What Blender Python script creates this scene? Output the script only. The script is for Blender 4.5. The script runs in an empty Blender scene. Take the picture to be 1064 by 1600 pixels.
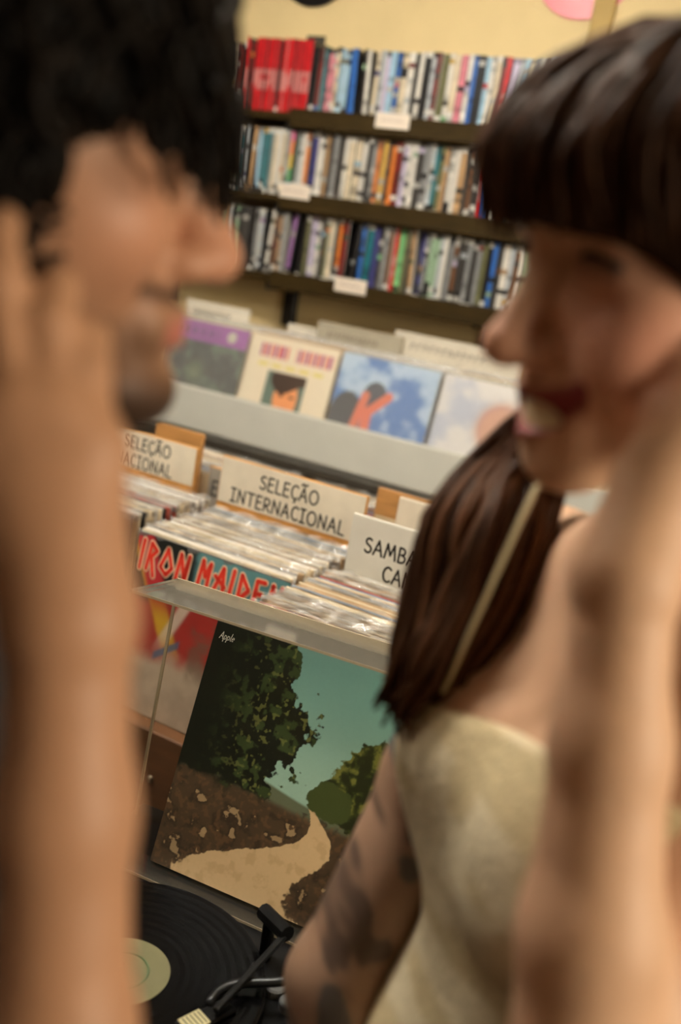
import bpy, math, random
import numpy as np
from mathutils import Matrix
random.seed(7); rng = np.random.default_rng(7)
SC = bpy.context.scene
COL = SC.collection
# ------------------------------------------------------------------ camera
F_PX, CX, CY = 1556.0, 532.0, 800.0
def _axes():
    a = np.array([-2400.0 - CX, -80.0 - CY, F_PX]); t = .155
    vy = -F_PX * F_PX / (a[0] * (-t) + a[1]); v = np.array([-t * vy, vy, F_PX])
    X = -a / np.linalg.norm(a); Z = -v / np.linalg.norm(v)
    return np.array([X, np.cross(Z, X), Z])
RC = _axes(); CAM = np.array([0, 0, 1.55])
def P(px, py, d): return CAM + d * (RC @ np.array([(px - CX) / F_PX, (py - CY) / F_PX, 1.0]))
def PH(px, py, h):
    r = RC @ np.array([(px - CX) / F_PX, (py - CY) / F_PX, 1.0]); return CAM + r * (h - CAM[2]) / r[2]
cd = bpy.data.cameras.new('camera'); cam = bpy.data.objects.new('camera', cd); COL.objects.link(cam)
cd.sensor_fit = 'VERTICAL'; cd.sensor_height = 36; cd.sensor_width = 24; cd.lens = F_PX * 36 / 1600
cd.clip_start = .02
m = Matrix.Identity(4)
for i, c in enumerate((RC @ np.array([1, 0, 0]), RC @ np.array([0, -1, 0]), RC @ np.array([0, 0, -1]), CAM)):
    for j in range(3): m[j][i] = c[j]
cam.matrix_world = m
cd.dof.use_dof = True; cd.dof.focus_distance = 1.24; cd.dof.aperture_fstop = 2.5
SC.camera = cam
# ------------------------------------------------------------------ light, exposure
SC.view_settings.view_transform = 'Standard'; SC.view_settings.look = 'None'
SC.view_settings.gamma = 1; SC.view_settings.use_curve_mapping = False
SC.view_settings.exposure = 0.4
W = bpy.data.worlds.new('world'); SC.world = W; W.use_nodes = True
W.node_tree.nodes['Background'].inputs[0].default_value = (.75, .85, 1, 1)
W.node_tree.nodes['Background'].inputs[1].default_value = .3
def area(name, loc, aim, sx, sy, e, col):
    l = bpy.data.lights.new(name, 'AREA'); l.shape = 'RECTANGLE'; l.size = sx; l.size_y = sy; l.energy = e; l.color = col
    o = bpy.data.objects.new(name, l); COL.objects.link(o); o.location = loc
    from mathutils import Vector
    o.rotation_euler = (Vector(aim) - Vector(loc)).to_track_quat('-Z', 'Y').to_euler(); return o
area('added_key_light', (2.2, .38, 1.85), (-.3, .5, 1.2), 1.2, 1.1, 60, (1, .85, .64))  # warm key light added from the right, outside the unseen window
# ------------------------------------------------------------------ helpers
def L(r, g, b): return tuple(((c / 255) / 12.92 if c / 255 <= .04045 else ((c / 255 + .055) / 1.055) ** 2.4) for c in (r, g, b))
MATS = {}
def mat(name, rgb, rough=.6, var=.12, scale=30, bump=.0, metal=0, spec=.5, bscale=None, attr=False, coat=0, stretch=None):
    if name in MATS: return MATS[name]
    m = bpy.data.materials.new(name); m.use_nodes = True; nt = m.node_tree; N = nt.nodes; K = nt.links
    b = N['Principled BSDF']; b.inputs['Roughness'].default_value = rough; b.inputs['Metallic'].default_value = metal
    b.inputs['Specular IOR Level'].default_value = spec; b.inputs['Coat Weight'].default_value = coat; b.inputs['Coat Roughness'].default_value = .12
    tc = N.new('ShaderNodeTexCoord'); mp = N.new('ShaderNodeMapping'); K.new(tc.outputs['Object'], mp.inputs['Vector'])
    if stretch: mp.inputs['Scale'].default_value = stretch
    no = N.new('ShaderNodeTexNoise'); no.inputs['Scale'].default_value = scale; no.inputs['Detail'].default_value = 6
    K.new(mp.outputs['Vector'], no.inputs['Vector'])
    rmp = N.new('ShaderNodeMapRange'); rmp.inputs['From Min'].default_value = .3; rmp.inputs['From Max'].default_value = .7
    rmp.inputs['To Min'].default_value = 1 - var; rmp.inputs['To Max'].default_value = 1 + var; K.new(no.outputs['Fac'], rmp.inputs['Value'])
    mx = N.new('ShaderNodeVectorMath'); mx.operation = 'SCALE'; K.new(rmp.outputs['Result'], mx.inputs['Scale'])
    if attr:
        at = N.new('ShaderNodeAttribute'); at.attribute_name = 'Col'; K.new(at.outputs['Color'], mx.inputs[0])
    else: mx.inputs[0].default_value = L(*rgb)
    K.new(mx.outputs['Vector'], b.inputs['Base Color'])
    if bump:
        n2 = N.new('ShaderNodeTexNoise'); n2.inputs['Scale'].default_value = bscale or scale * 3; n2.inputs['Detail'].default_value = 4
        K.new(mp.outputs['Vector'], n2.inputs['Vector'])
        bp = N.new('ShaderNodeBump'); bp.inputs['Strength'].default_value = bump; bp.inputs['Distance'].default_value = .004
        K.new(n2.outputs['Fac'], bp.inputs['Height']); K.new(bp.outputs['Normal'], b.inputs['Normal'])
    MATS[name] = m; return m
def clear_mat(name, tint=(.95, .95, .94), gloss=.04, milk=0.0, milkcol=(.8, .8, .78), bump=0.0, bscale=25, ior=1.45, bdist=.01):
    """thin clear plastic: see-through body, mirror sheen by angle, optional milky haze"""
    if name in MATS: return MATS[name]
    m = bpy.data.materials.new(name); m.use_nodes = True; nt = m.node_tree; N = nt.nodes; K = nt.links
    N.remove(N['Principled BSDF']); out = N['Material Output']
    tr = N.new('ShaderNodeBsdfTransparent'); tr.inputs[0].default_value = (*tint, 1)
    gl = N.new('ShaderNodeBsdfGlossy'); gl.inputs['Roughness'].default_value = gloss; gl.inputs[0].default_value = (1, 1, 1, 1)
    fr = N.new('ShaderNodeFresnel'); fr.inputs[0].default_value = ior
    mi = N.new('ShaderNodeMixShader'); K.new(fr.outputs[0], mi.inputs[0]); K.new(tr.outputs[0], mi.inputs[1]); K.new(gl.outputs[0], mi.inputs[2])
    last = mi.outputs[0]
    if bump:
        tc = N.new('ShaderNodeTexCoord'); no = N.new('ShaderNodeTexNoise'); no.inputs['Scale'].default_value = bscale; no.inputs['Detail'].default_value = 3
        K.new(tc.outputs['Object'], no.inputs['Vector'])
        bp = N.new('ShaderNodeBump'); bp.inputs['Strength'].default_value = bump; bp.inputs['Distance'].default_value = bdist
        K.new(no.outputs['Fac'], bp.inputs['Height']); K.new(bp.outputs['Normal'], gl.inputs['Normal']); K.new(bp.outputs['Normal'], fr.inputs['Normal'])
    if milk:
        df = N.new('ShaderNodeBsdfDiffuse'); df.inputs[0].default_value = (*milkcol, 1)
        m2 = N.new('ShaderNodeMixShader'); m2.inputs[0].default_value = milk; K.new(last, m2.inputs[1]); K.new(df.outputs[0], m2.inputs[2]); last = m2.outputs[0]
    K.new(last, out.inputs['Surface']); MATS[name] = m; return m
def glow(name, rgb, s):
    m = bpy.data.materials.new(name); m.use_nodes = True; b = m.node_tree.nodes['Principled BSDF']
    b.inputs['Emission Color'].default_value = (*rgb, 1); b.inputs['Emission Strength'].default_value = s; return m

class MB:
    def __init__(s): s.v = []; s.f = []; s.c = []; s.n = 0
    def add(s, v, f, c=None):
        v = np.asarray(v, float); s.v.append(v); s.f += [tuple(i + s.n for i in q) for q in f]; s.n += len(v)
        s.c.append(np.tile(np.array(c if c is not None else (.5, .5, .5)), (len(v), 1)) if c is None or np.ndim(c) == 1 else np.asarray(c)); return s
    def box(s, a, b, c=None):
        x0, y0, z0 = a; x1, y1, z1 = b
        return s.add([(x0, y0, z0), (x1, y0, z0), (x1, y1, z0), (x0, y1, z0), (x0, y0, z1), (x1, y0, z1), (x1, y1, z1), (x0, y1, z1)],
                     [(0, 3, 2, 1), (4, 5, 6, 7), (0, 1, 5, 4), (1, 2, 6, 5), (2, 3, 7, 6), (3, 0, 4, 7)], c)
    def bbox(s, a, b, r=.003, c=None):           # box with chamfered edges
        a = np.array(a, float); b = np.array(b, float); r = min(r, *(abs(b - a) * .45))
        v = []; idx = {}
        for k in range(3):
            for sx in (0, 1):
                for sy in (0, 1):
                    for sz in (0, 1):
                        sg = (sx, sy, sz); p = [a[i] if sg[i] == 0 else b[i] for i in range(3)]
                        for i in range(3):
                            if i != k: p[i] += r if sg[i] == 0 else -r
                        idx[(k,) + sg] = len(v); v.append(p)
        f = []
        for k in range(3):
            i, j = [q for q in range(3) if q != k]
            for e in (0, 1):
                q = []
                for (u, w) in ((0, 0), (1, 0), (1, 1), (0, 1)):
                    sg = [0, 0, 0]; sg[k] = e; sg[i] = u; sg[j] = w; q.append(idx[(k, *sg)])
                f.append(q)
        for k in range(3):
            i, j = [q for q in range(3) if q != k]
            for u in (0, 1):
                for w in (0, 1):
                    g0 = [0, 0, 0]; g1 = [0, 0, 0]; g0[i] = g1[i] = u; g0[j] = g1[j] = w; g1[k] = 1
                    f.append([idx[(i, *g0)], idx[(i, *g1)], idx[(j, *g1)], idx[(j, *g0)]])
        for sx in (0, 1):
            for sy in (0, 1):
                for sz in (0, 1): f.append([idx[(0, sx, sy, sz)], idx[(1, sx, sy, sz)], idx[(2, sx, sy, sz)]])
        V = np.array(v); ctr = (a + b) / 2; g = []
        for q in f:
            n = np.cross(V[q[1]] - V[q[0]], V[q[2]] - V[q[0]])
            g.append(q if np.dot(n, V[q].mean(0) - ctr) > 0 else q[::-1])
        return s.add(V, g, c)
    def tube(s, pts, rad, n=6, c=None, cap=True):
        pts = np.asarray(pts, float); m = len(pts); rad = np.broadcast_to(rad, (m,))
        T = np.gradient(pts, axis=0); T /= np.linalg.norm(T, axis=1)[:, None] + 1e-12
        u = np.cross(T[0], (0, 0, 1) if abs(T[0][2]) < .9 else (1, 0, 0)); u /= np.linalg.norm(u); V = []
        an = np.linspace(0, 2 * np.pi, n, endpoint=False)
        for i in range(m):
            u = u - T[i] * np.dot(u, T[i]); u /= np.linalg.norm(u) + 1e-12; w = np.cross(T[i], u)
            V.append(pts[i] + rad[i] * (np.cos(an)[:, None] * u + np.sin(an)[:, None] * w))
        f = [(i * n + j, i * n + (j + 1) % n, (i + 1) * n + (j + 1) % n, (i + 1) * n + j) for i in range(m - 1) for j in range(n)]
        if cap: f += [tuple(range(n))[::-1], tuple((m - 1) * n + j for j in range(n))]
        return s.add(np.concatenate(V), f, c)
    def lathe(s, prof, ctr=(0, 0, 0), n=32, c=None):
        V = []; an = np.linspace(0, 2 * np.pi, n, endpoint=False)
        for r, z in prof: V.append(np.stack([ctr[0] + r * np.cos(an), ctr[1] + r * np.sin(an), np.full(n, ctr[2] + z)], 1))
        m = len(prof); f = [(i * n + j, i * n + (j + 1) % n, (i + 1) * n + (j + 1) % n, (i + 1) * n + j) for i in range(m - 1) for j in range(n)]
        f += [tuple(range(n))[::-1], tuple((m - 1) * n + j for j in range(n))]
        return s.add(np.concatenate(V), f, c)
    def sphere(s, ctr, r, n=16, c=None):
        an = np.linspace(-np.pi / 2 + .05, np.pi / 2 - .05, n // 2 + 1)
        return s.lathe([(r * math.cos(a), r * math.sin(a)) for a in an], ctr, n, c)
    def obj(s, name, material, parent=None, loc=(0, 0, 0), smooth=False, xf=None):
        V = np.concatenate(s.v)
        if xf is not None: V = V @ np.array(xf[0]).T + np.array(xf[1])
        V = V - np.array(loc); me = bpy.data.meshes.new(name); me.from_pydata(V.tolist(), [], s.f)
        at = me.color_attributes.new('Col', 'FLOAT_COLOR', 'POINT'); C4 = np.ones((s.n, 4), np.float32); C4[:, :3] = np.concatenate(s.c)
        at.data.foreach_set('color', C4.ravel())
        if smooth: me.polygons.foreach_set('use_smooth', [True] * len(me.polygons))
        me.materials.append(material); me.update()
        return link(name, me, parent, loc)
def link(name, me, parent=None, loc=(0, 0, 0)):
    o = bpy.data.objects.new(name, me); COL.objects.link(o)
    if parent: o.parent = parent
    else: o.location = loc
    return o
def tag(o, label=None, cat=None, group=None, kind=None):
    for k, v in (('label', label), ('category', cat), ('group', group), ('kind', kind)):
        if v: o[k] = v
    return o
def root(name, loc, label, cat, group=None, rot=(0, 0, 0)):
    o = bpy.data.objects.new(name, None); COL.objects.link(o); o.location = loc; o.rotation_euler = rot; o.empty_display_size = .05
    return tag(o, label, cat, group)
def boxo(name, a, b, m, parent=None, r=.003, loc=None, kind=None):
    loc = loc if loc is not None else (((a[0] + b[0]) / 2, (a[1] + b[1]) / 2, a[2]) if not parent else tuple(parent.location))
    o = MB().bbox(a, b, r).obj(name, m, parent, loc); return tag(o, kind=kind)
# smooth value noise on arrays (for prints)
def vnoise(u, v, sc, seed=0):
    r = np.random.default_rng(seed); G = r.random((64, 64)); x = u * sc; y = v * sc
    xi = np.floor(x).astype(int); yi = np.floor(y).astype(int); fx = x - xi; fy = y - yi
    fx = fx * fx * (3 - 2 * fx); fy = fy * fy * (3 - 2 * fy); g = lambda a, b: G[a % 64, b % 64]
    return (g(xi, yi) * (1 - fx) + g(xi + 1, yi) * fx) * (1 - fy) + (g(xi, yi + 1) * (1 - fx) + g(xi + 1, yi + 1) * fx) * fy
def fbm(u, v, sc, seed=0, o=4): return sum(vnoise(u, v, sc * 2 ** i, seed + i) / 2 ** i for i in range(o)) / sum(1 / 2 ** i for i in range(o))
def sstep(a, b, x): t = np.clip((x - a) / (b - a), 0, 1); return t * t * (3 - 2 * t)
def mixc(A, B, t): return A + (np.array(B) - A) * np.asarray(t)[..., None]
def print_mesh(n, w, h, paint, y=0.0, nv=None):
    """flat printed sheet in the xz plane facing -y, colours from paint(u,v)"""
    nv = nv or n; U, V = np.meshgrid(np.linspace(0, 1, n), np.linspace(0, 1, nv)); C = paint(U, V)
    pts = np.stack([U * w, np.full_like(U, y), V * h], -1).reshape(-1, 3)
    f = [(j * n + i, j * n + i + 1, (j + 1) * n + i + 1, (j + 1) * n + i) for j in range(nv - 1) for i in range(n - 1)]
    return MB().add(pts, f, C.reshape(-1, 3))
# ---------------------------------------------------------- monoline lettering
def arc(cx, cy, rx, ry, a0, a1, n=10): return [(cx + rx * math.cos(math.radians(a0 + (a1 - a0) * i / n)), cy + ry * math.sin(math.radians(a0 + (a1 - a0) * i / n))) for i in range(n + 1)]
G = {'S': (.55, [arc(.3, .76, .22, .22, 40, 250, 9) + arc(.27, .26, .24, .25, 80, -150, 10)]),
     'E': (.55, [[(.5, .98), (.08, 1), (.05, 0), (.52, 0)], [(.07, .52), (.45, .54)]]),
     'L': (.5, [[(.08, 1), (.05, .02), (.5, 0)]]),
     'C': (.58, [arc(.36, .5, .32, .5, 50, 310, 14)]),
     'A': (.68, [[(0, 0), (.32, 1), (.64, 0)], [(.12, .36), (.54, .36)]]),
     'O': (.78, [arc(.38, .5, .36, .5, 90, 450, 20)]),
     'I': (.5, [[(.03, 1), (.47, 1)], [(.25, 1), (.25, 0)], [(.03, 0), (.47, 0)]]),
     'N': (.72, [[(.05, 0), (.1, 1), (.6, .03), (.64, 1)]]),
     'T': (.66, [[(0, 1), (.66, .98)], [(.33, .98), (.32, 0)]]),
     'R': (.6, [[(.05, 0), (.06, .98)] + arc(.24, .72, .28, .26, 80, -100, 8) + [(.16, .44), (.58, 0)]]),
     'M': (.82, [[(.0, 0), (.14, 1), (.4, .25), (.64, 1), (.8, 0)]]),
     'B': (.58, [[(.06, 0), (.07, .98)] + arc(.22, .75, .26, .23, 75, -90, 8) + arc(.24, .26, .3, .26, 90, -90, 9) + [(.06, 0)]]),
     'X': (.6, [[(.02, 1), (.58, 0)], [(.56, 1), (0, 0)]])}
G['Ç'] = (G['C'][0], G['C'][1] + [[(.38, 0), (.44, -.14), (.32, -.26)]])
G['Ã'] = (G['A'][0], G['A'][1] + [[(.08, 1.15), (.22, 1.27), (.4, 1.15), (.56, 1.27)]])
G['É'] = (G['E'][0], G['E'][1] + [[(.2, 1.14), (.42, 1.34)]])
G['p'] = (.5, [[(.08, .6), (.05, -.35)], arc(.25, .3, .2, .28, 150, -160, 10)]); G['l'] = (.25, [[(.12, 1.05), (.1, .1), (.22, 0)]]); G['e'] = (.45, [[(.06, .3), (.4, .34)] + arc(.23, .3, .18, .28, 10, 310, 10)])
def ribbon(mb, pts, w, y, tf, c):
    pts = np.array(pts, float)
    for i in range(len(pts) - 1):
        d = pts[i + 1] - pts[i]; l = np.linalg.norm(d)
        if l < 1e-9: continue
        nrm = np.array([-d[1], d[0]]) / l * w
        q = [pts[i] - nrm, pts[i + 1] - nrm, pts[i + 1] + nrm, pts[i] + nrm]; mb.add([tf(p, y) for p in q], [(0, 1, 2, 3)], c)
    for p in pts:
        mb.add([tf(p + w * np.array([math.cos(a), math.sin(a)]), y) for a in np.linspace(0, 2 * math.pi, 8, endpoint=False)], [tuple(range(8))], c)
def text_mesh(mb, txt, x0, z0, h, w, y, c, gap=.16, slant=0.0, xs=1.0, center=None):
    tot = sum((.35 if ch == ' ' else G[ch][0] + gap) for ch in txt) * h * xs
    if center is not None: x0 = center - tot / 2
    x = x0
    for ch in txt:
        if ch == ' ': x += .35 * h * xs; continue
        adv, st = G[ch]
        for s in st: ribbon(mb, [(x + (p[0] + slant * p[1]) * h * xs, z0 + p[1] * h) for p in s], w, y, lambda p, yy: (p[0], yy, p[1]), c)
        x += (adv + gap) * h * xs
    return mb

# ================================================================== THE ROOM
wallm = mat('wall_paint', (220, 198, 148), .85, .05, 6, .15, bscale=60)
tag(boxo('floor', (-3.2, -1.8, -.1), (2.1, 2.95, 0), mat('floor_tile', (74, 64, 54), .45, .1, 4)), kind='structure')  # unseen floor, kept dark to limit bounced light
tag(boxo('ceiling', (-3.2, -1.8, 2.9), (2.1, 2.95, 3.0), mat('ceiling_paint', (225, 218, 200), .9, .03, 3)), kind='structure')
WY = 2.86
tag(boxo('wall_back', (-3.2, WY, 0), (2.1, 2.95, 2.9), wallm), kind='structure')
tag(boxo('wall_left', (-3.2, -1.7, 0), (-3.1, WY, 2.9), mat('unseen_wall_dark', (92, 72, 50), .7, .15, 8)), kind='structure')  # unseen walls in this material are coloured dark to cut bounced light
tag(boxo('wall_front', (-3.2, -1.8, 0), (2.1, -1.7, 2.9), mat('unseen_wall_dark', (92, 72, 50), .7, .15, 8)), kind='structure')
wr = MB()   # right wall, with an opening made up for the key light
for a, b in (((2.0, -1.7, 0), (2.1, WY, 1.0)), ((2.0, -1.7, 2.5), (2.1, WY, 2.9)), ((2.0, -1.7, 1.0), (2.1, -.45, 2.5)), ((2.0, 1.2, 1.0), (2.1, WY, 2.5))): wr.box(a, b)
tag(wr.obj('wall_right', mat('unseen_wall_dark', (92, 72, 50), .7, .15, 8), None, (2.05, 0, 0)), kind='structure')
win = MB(); fm = mat('window_paint', (225, 222, 212), .5)
WC = .35
for a, b in (((2.0, -.8, 1.0), (2.08, -.75, 2.5)), ((2.0, .8, 1.0), (2.08, .85, 2.5)), ((2.0, -.75, 1.0), (2.08, .8, 1.05)), ((2.0, -.75, 2.45), (2.08, .8, 2.5)), ((2.02, 0, 1.05), (2.06, .05, 2.45))): win.bbox((a[0], a[1] + WC, a[2]), (b[0], b[1] + WC, b[2]), .004)
wo = tag(win.obj('window_1', fm, None, (2.04, WC, 1.0)), kind='structure')  # unseen window, added to frame the key light
for y0, y1 in ((-.75, 0), (.05, .8)): MB().box((2.035, y0 + WC, 1.05), (2.041, y1 + WC, 2.45)).obj('window_pane', clear_mat('window_glass'), wo, (2.04, WC, 1.0))
tag(boxo('trim_1', (-.985, WY - .018, 2.02), (-.925, WY, 2.9), mat('trim_paint', (176, 148, 88), .7, .08, 12)), kind='structure')
tag(boxo('baseboard_back', (-3.1, WY - .02, 0), (2.0, WY, .1), mat('trim_paint', (176, 148, 88))), kind='structure')
# ceiling lamps (fluorescent battens)
tubem = glow('tube_glow', (1, .93, .82), 118.0); tubeb = glow('tube_glow_fill', (1, .92, .8), 24.0)
def batten(x, y, lab, tubem=tubem):
    r = root('ceiling_lamp', (x, y, 2.9), lab, 'lamp', 'fluorescent battens on the ceiling')
    MB().bbox((x - .62, y - .09, 2.84), (x + .62, y + .09, 2.9), .008).obj('housing', mat('lamp_white', (235, 233, 225), .5), r, (x, y, 2.9))
    for dy in (-.045, .045):
        MB().tube([(x - .58, y + dy, 2.815), (x + .58, y + dy, 2.815)], .016, 12).obj('tube', tubem, r, (x, y, 2.9), True)
    for sx in (-1, 1): MB().bbox((x + sx * .6 - .02, y - .08, 2.79), (x + sx * .6 + .02, y + .08, 2.845), .004).obj('end_cap', mat('lamp_white', (235, 233, 225)), r, (x, y, 2.9))
batten(-1.15, .92, 'white twin-tube fluorescent batten on the ceiling above the record bins')
batten(-1.95, .1, 'unseen twin-tube batten on the ceiling near the left wall, added as fill', tubeb)  # dim fill lamp, added to light the facing LP from the front

# ================================================================== WALL RACK + DVD CASES
woodk = mat('dark_shelf_wood', (50, 38, 14), .6, .25, 18, spec=.12, stretch=(1, 6, 6))
blackm = mat('black_metal', (16, 17, 18), .45, .1)
SHZ = (1.895, 1.655, 1.415); SH_N = ('top', 'middle', 'bottom'); SX0, SX1, DY = -2.36, -.72, 2.70
rack = root('wall_rack', (-1.45, WY, 1.36), 'dark wooden three-shelf wall rack on black metal uprights holding DVD cases', 'shelf rack')
for z in SHZ:
    MB().bbox((SX0, DY - .018, z - .022), (SX1, WY - .024, z), .003).obj('shelf', woodk, rack, rack.location)
    MB().bbox((-1.80, DY - .03, z - .042), (SX1, DY - .018, z + .012), .003).obj('shelf_lip', woodk, rack, rack.location)
for x in (-2.33, -1.82, -1.1, -.75):
    MB().bbox((x - .024, WY - .024, 1.25), (x + .024, WY, 2.02), .003).obj('upright', blackm, rack, rack.location)
    for z in SHZ: MB().box((x - .008, DY, z - .05), (x + .008, WY - .02, z - .022)).obj('bracket', blackm, rack, rack.location)
PAL = {'white': (212, 208, 198), 'cream': (206, 192, 164), 'grey': (128, 130, 130), 'silver grey': (172, 178, 182), 'blue': (46, 98, 170), 'pale blue': (150, 186, 208), 'indigo': (60, 60, 112),
       'teal': (36, 110, 118), 'black': (26, 25, 26), 'charcoal': (58, 56, 54), 'red': (186, 26, 34), 'dark red': (104, 28, 26), 'pink': (206, 122, 136), 'purple': (138, 98, 150), 'lavender': (186, 176, 200),
       'orange': (204, 118, 50), 'yellow': (206, 166, 74), 'brown': (104, 70, 46), 'tan': (170, 136, 98), 'dark green': (34, 66, 52), 'pale green': (148, 176, 146), 'bright green': (112, 176, 118), 'olive': (98, 98, 66), 'rainbow': (200, 120, 150)}
MIXED = ['white', 'white', 'cream', 'cream', 'grey', 'silver grey', 'blue', 'pale blue', 'charcoal', 'black', 'charcoal', 'brown', 'tan', 'dark red', 'lavender', 'teal', 'olive']
DARKS = ['charcoal', 'grey', 'black', 'brown', 'silver grey', 'tan', 'olive', 'pale green', 'indigo', 'white']
# spines read off the photograph from where the black upright stands; the stretch before it lies behind the curly-haired person
ROWS = ['red, red, red, red, red, red, red, black, dark red, teal, pink, pink, cream, pale blue, pale blue, blue, black, white, cream, silver grey, lavender, pale blue, blue, cream, white, charcoal, white, black, silver grey, dark red, olive, white, cream, pink, white, blue, black, pale blue, white, cream, dark red, red, lavender, silver grey, pale blue, cream, grey, white, brown, white',
        'white, cream, grey, rainbow, dark green, silver grey, white, orange, indigo, white, white, tan, charcoal, grey, charcoal, white, cream, cream, white, black, grey, orange, yellow, brown, orange, dark red, lavender, white, white, charcoal, grey, silver grey, teal, olive, tan, white, white, tan, charcoal, brown, charcoal, red, blue, white, dark red',
        'charcoal, grey, silver grey, white, brown, tan, grey, purple, black, olive, lavender, white, charcoal, olive, cream, charcoal, orange, dark red, black, blue, teal, indigo, charcoal, grey, brown, red, bright green, olive, tan, indigo, grey, pale green, pale green, silver grey, white, grey, brown, charcoal, grey, charcoal, grey, olive, black, blue, charcoal, white, silver grey']
LEAD = (('dark red', 'black', 'red', 'dark red', 'red', 'red', 'red', 'red', 'red', 'red', 'black'), MIXED, DARKS)
dvdm = mat('dvd_plastic', None, .28, .05, 40, attr=True, coat=.3)
LT = np.array(L(214, 212, 204)); DK = np.array(L(24, 24, 26))
def dvd(code, w, h, dep=.135):
    base = np.array(L(*PAL[code])); mb = MB(); n = 14; zs = [0]
    cols = []
    for k in range(n):
        c = base * random.uniform(.9, 1.08)
        if code == 'rainbow': c = np.array(L(*((40, 120, 190), (70, 150, 90), (200, 170, 60), (220, 120, 60), (205, 90, 140))[min(4, k * 5 // n)]))
        elif k == 0 or (k == n - 1 and random.random() < .5): c = random.choice([DK, LT, base * .5])
        elif k in (1, 2) and random.random() < .35: c = random.choice([LT, DK, base * 1.5])
        elif random.random() < .15: c = random.choice([LT * .6, DK, base * .5, base * .6, np.array(L(*random.choice(list(PAL.values())))) * .8])
        if code == 'red': c = base * random.uniform(.9, 1.1) if not (4 <= k <= 7 and random.random() < .8) else base * .75 + LT * .25
        cols.append(np.clip(c, 0, 1))
    zz = np.linspace(0, h, n + 1)
    # case body
    mb.bbox((-w / 2, .0012, 0), (w / 2, dep, h), .0012, DK * 1.5 if random.random() < .8 else LT * .7)
    for k in range(n):       # spine inlay in printed bands
        x0, x1 = -w / 2 + .0008, w / 2 - .0008
        mb.add([(x0, 0, zz[k]), (x1, 0, zz[k]), (x1, 0, zz[k + 1]), (x0, 0, zz[k + 1])], [(0, 1, 2, 3)], cols[k])
    return mb
for ri, (z, row) in enumerate(zip(SHZ, ROWS)):
    names = row.split(', '); x = SX0 + .02; lean = 0
    lead = list(LEAD[0]) if ri == 0 else [random.choice(LEAD[ri]) for _ in range(30)]
    if ri == 0: lead = [random.choice(MIXED) for _ in range(18)] + lead
    spare = [random.choice(MIXED if ri < 2 else DARKS) for _ in range(40)]
    row = lead[-(29, 28, 25)[ri]:] + names + spare
    for k, code in enumerate(row):
        w = random.choice([.0145, .0145, .015, .0145, .021 if code != 'red' else .0145]); h = .19 + random.uniform(-.002, .003)
        if x + w > SX1 - .02: break
        lv = 0
        if random.random() < .07: lv = random.uniform(-.06, .08)
        yy = DY + random.uniform(-.004, .008); hh = h
        if ri == 0 and code == 'red' and k < 40: hh = .207; yy -= .012
        o = dvd(code, w, hh).obj('dvd_case', dvdm, None)
        x += abs(lv) * .1 * 2
        o.location = (x + w / 2, yy, z + (.0005 + abs(math.sin(lv)) * w / 2)); o.rotation_euler = (0, lv, 0)
        x += abs(lv) * .1 * 2
        tag(o, f'upright DVD case with a {code} spine on the {SH_N[ri]} wall shelf', 'dvd case', f'DVD cases on the {SH_N[ri]} wall shelf')
        x += w + .0006
# cases lying flat on the middle row
for k, (code, dz) in enumerate((('white', 0), ('lavender', .0155))):
    o = MB().bbox((-.07, 0, 0), (.07, .13, .0148), .002, L(*PAL[code])).obj('dvd_case', dvdm)
    o.location = (-1.135 + .006 * k, DY - .012 + .004 * k, SHZ[1] + .1945 + dz)
    tag(o, ('white DVD case lying flat on top of the middle shelf row', 'lavender DVD case lying flat, topmost of the flat pair')[k], 'dvd case', 'DVD cases lying flat')
# shelf price cards
cardm = mat('card_white', (226, 214, 198), .6, .05, 40)
for px, py, ri, lab in ((613, 189, 0, 'small white card clipped to the lip of the top wall shelf'), (460, 299, 1, 'small white card clipped to the lip of the middle wall shelf'), (547, 447, 2, 'small white card clipped to the lip of the bottom wall shelf')):
    r_ = RC @ np.array([(px - CX) / F_PX, (py - CY) / F_PX, 1.0]); c = CAM + r_ * ((DY - .033) / r_[1])
    r = root('shelf_card', (c[0], DY - .031, c[2]), lab, 'card', 'price cards on the shelf lips')
    MB().bbox((c[0] - .055, DY - .0325, c[2] - .021), (c[0] + .055, DY - .031, c[2] + .021), .0007).obj('card', cardm, r, r.location)
    g = MB()
    for q in range(9): ribbon(g, [(c[0] - .035 + q * .0085, c[2] - .004 + .003 * (q % 2)), (c[0] - .031 + q * .0085, c[2] + .005 - .002 * (q % 3))], .0011, DY - .0328, lambda p, y: (p[0], y, p[1]), L(150, 120, 108))
    g.obj('faded_print', mat('print_ink', None, .7, .05, attr=True), r, r.location)
# black tag sticking up beside the red box set
c = CAM + (lambda r: r * (2.73 / r[1]))(RC @ np.array([(490 - CX) / F_PX, (62 - CY) / F_PX, 1.0]))
tag(MB().bbox((c[0] - .035, 2.745, SHZ[0] + .001), (c[0] + .03, 2.75, 2.125), .001).obj('divider_card', mat('divider_dark', (46, 44, 36), .6, .2, 60), None, (c[0], 2.747, SHZ[0])), 'dark divider card standing up behind the red cases on top shelf', 'divider')
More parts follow.
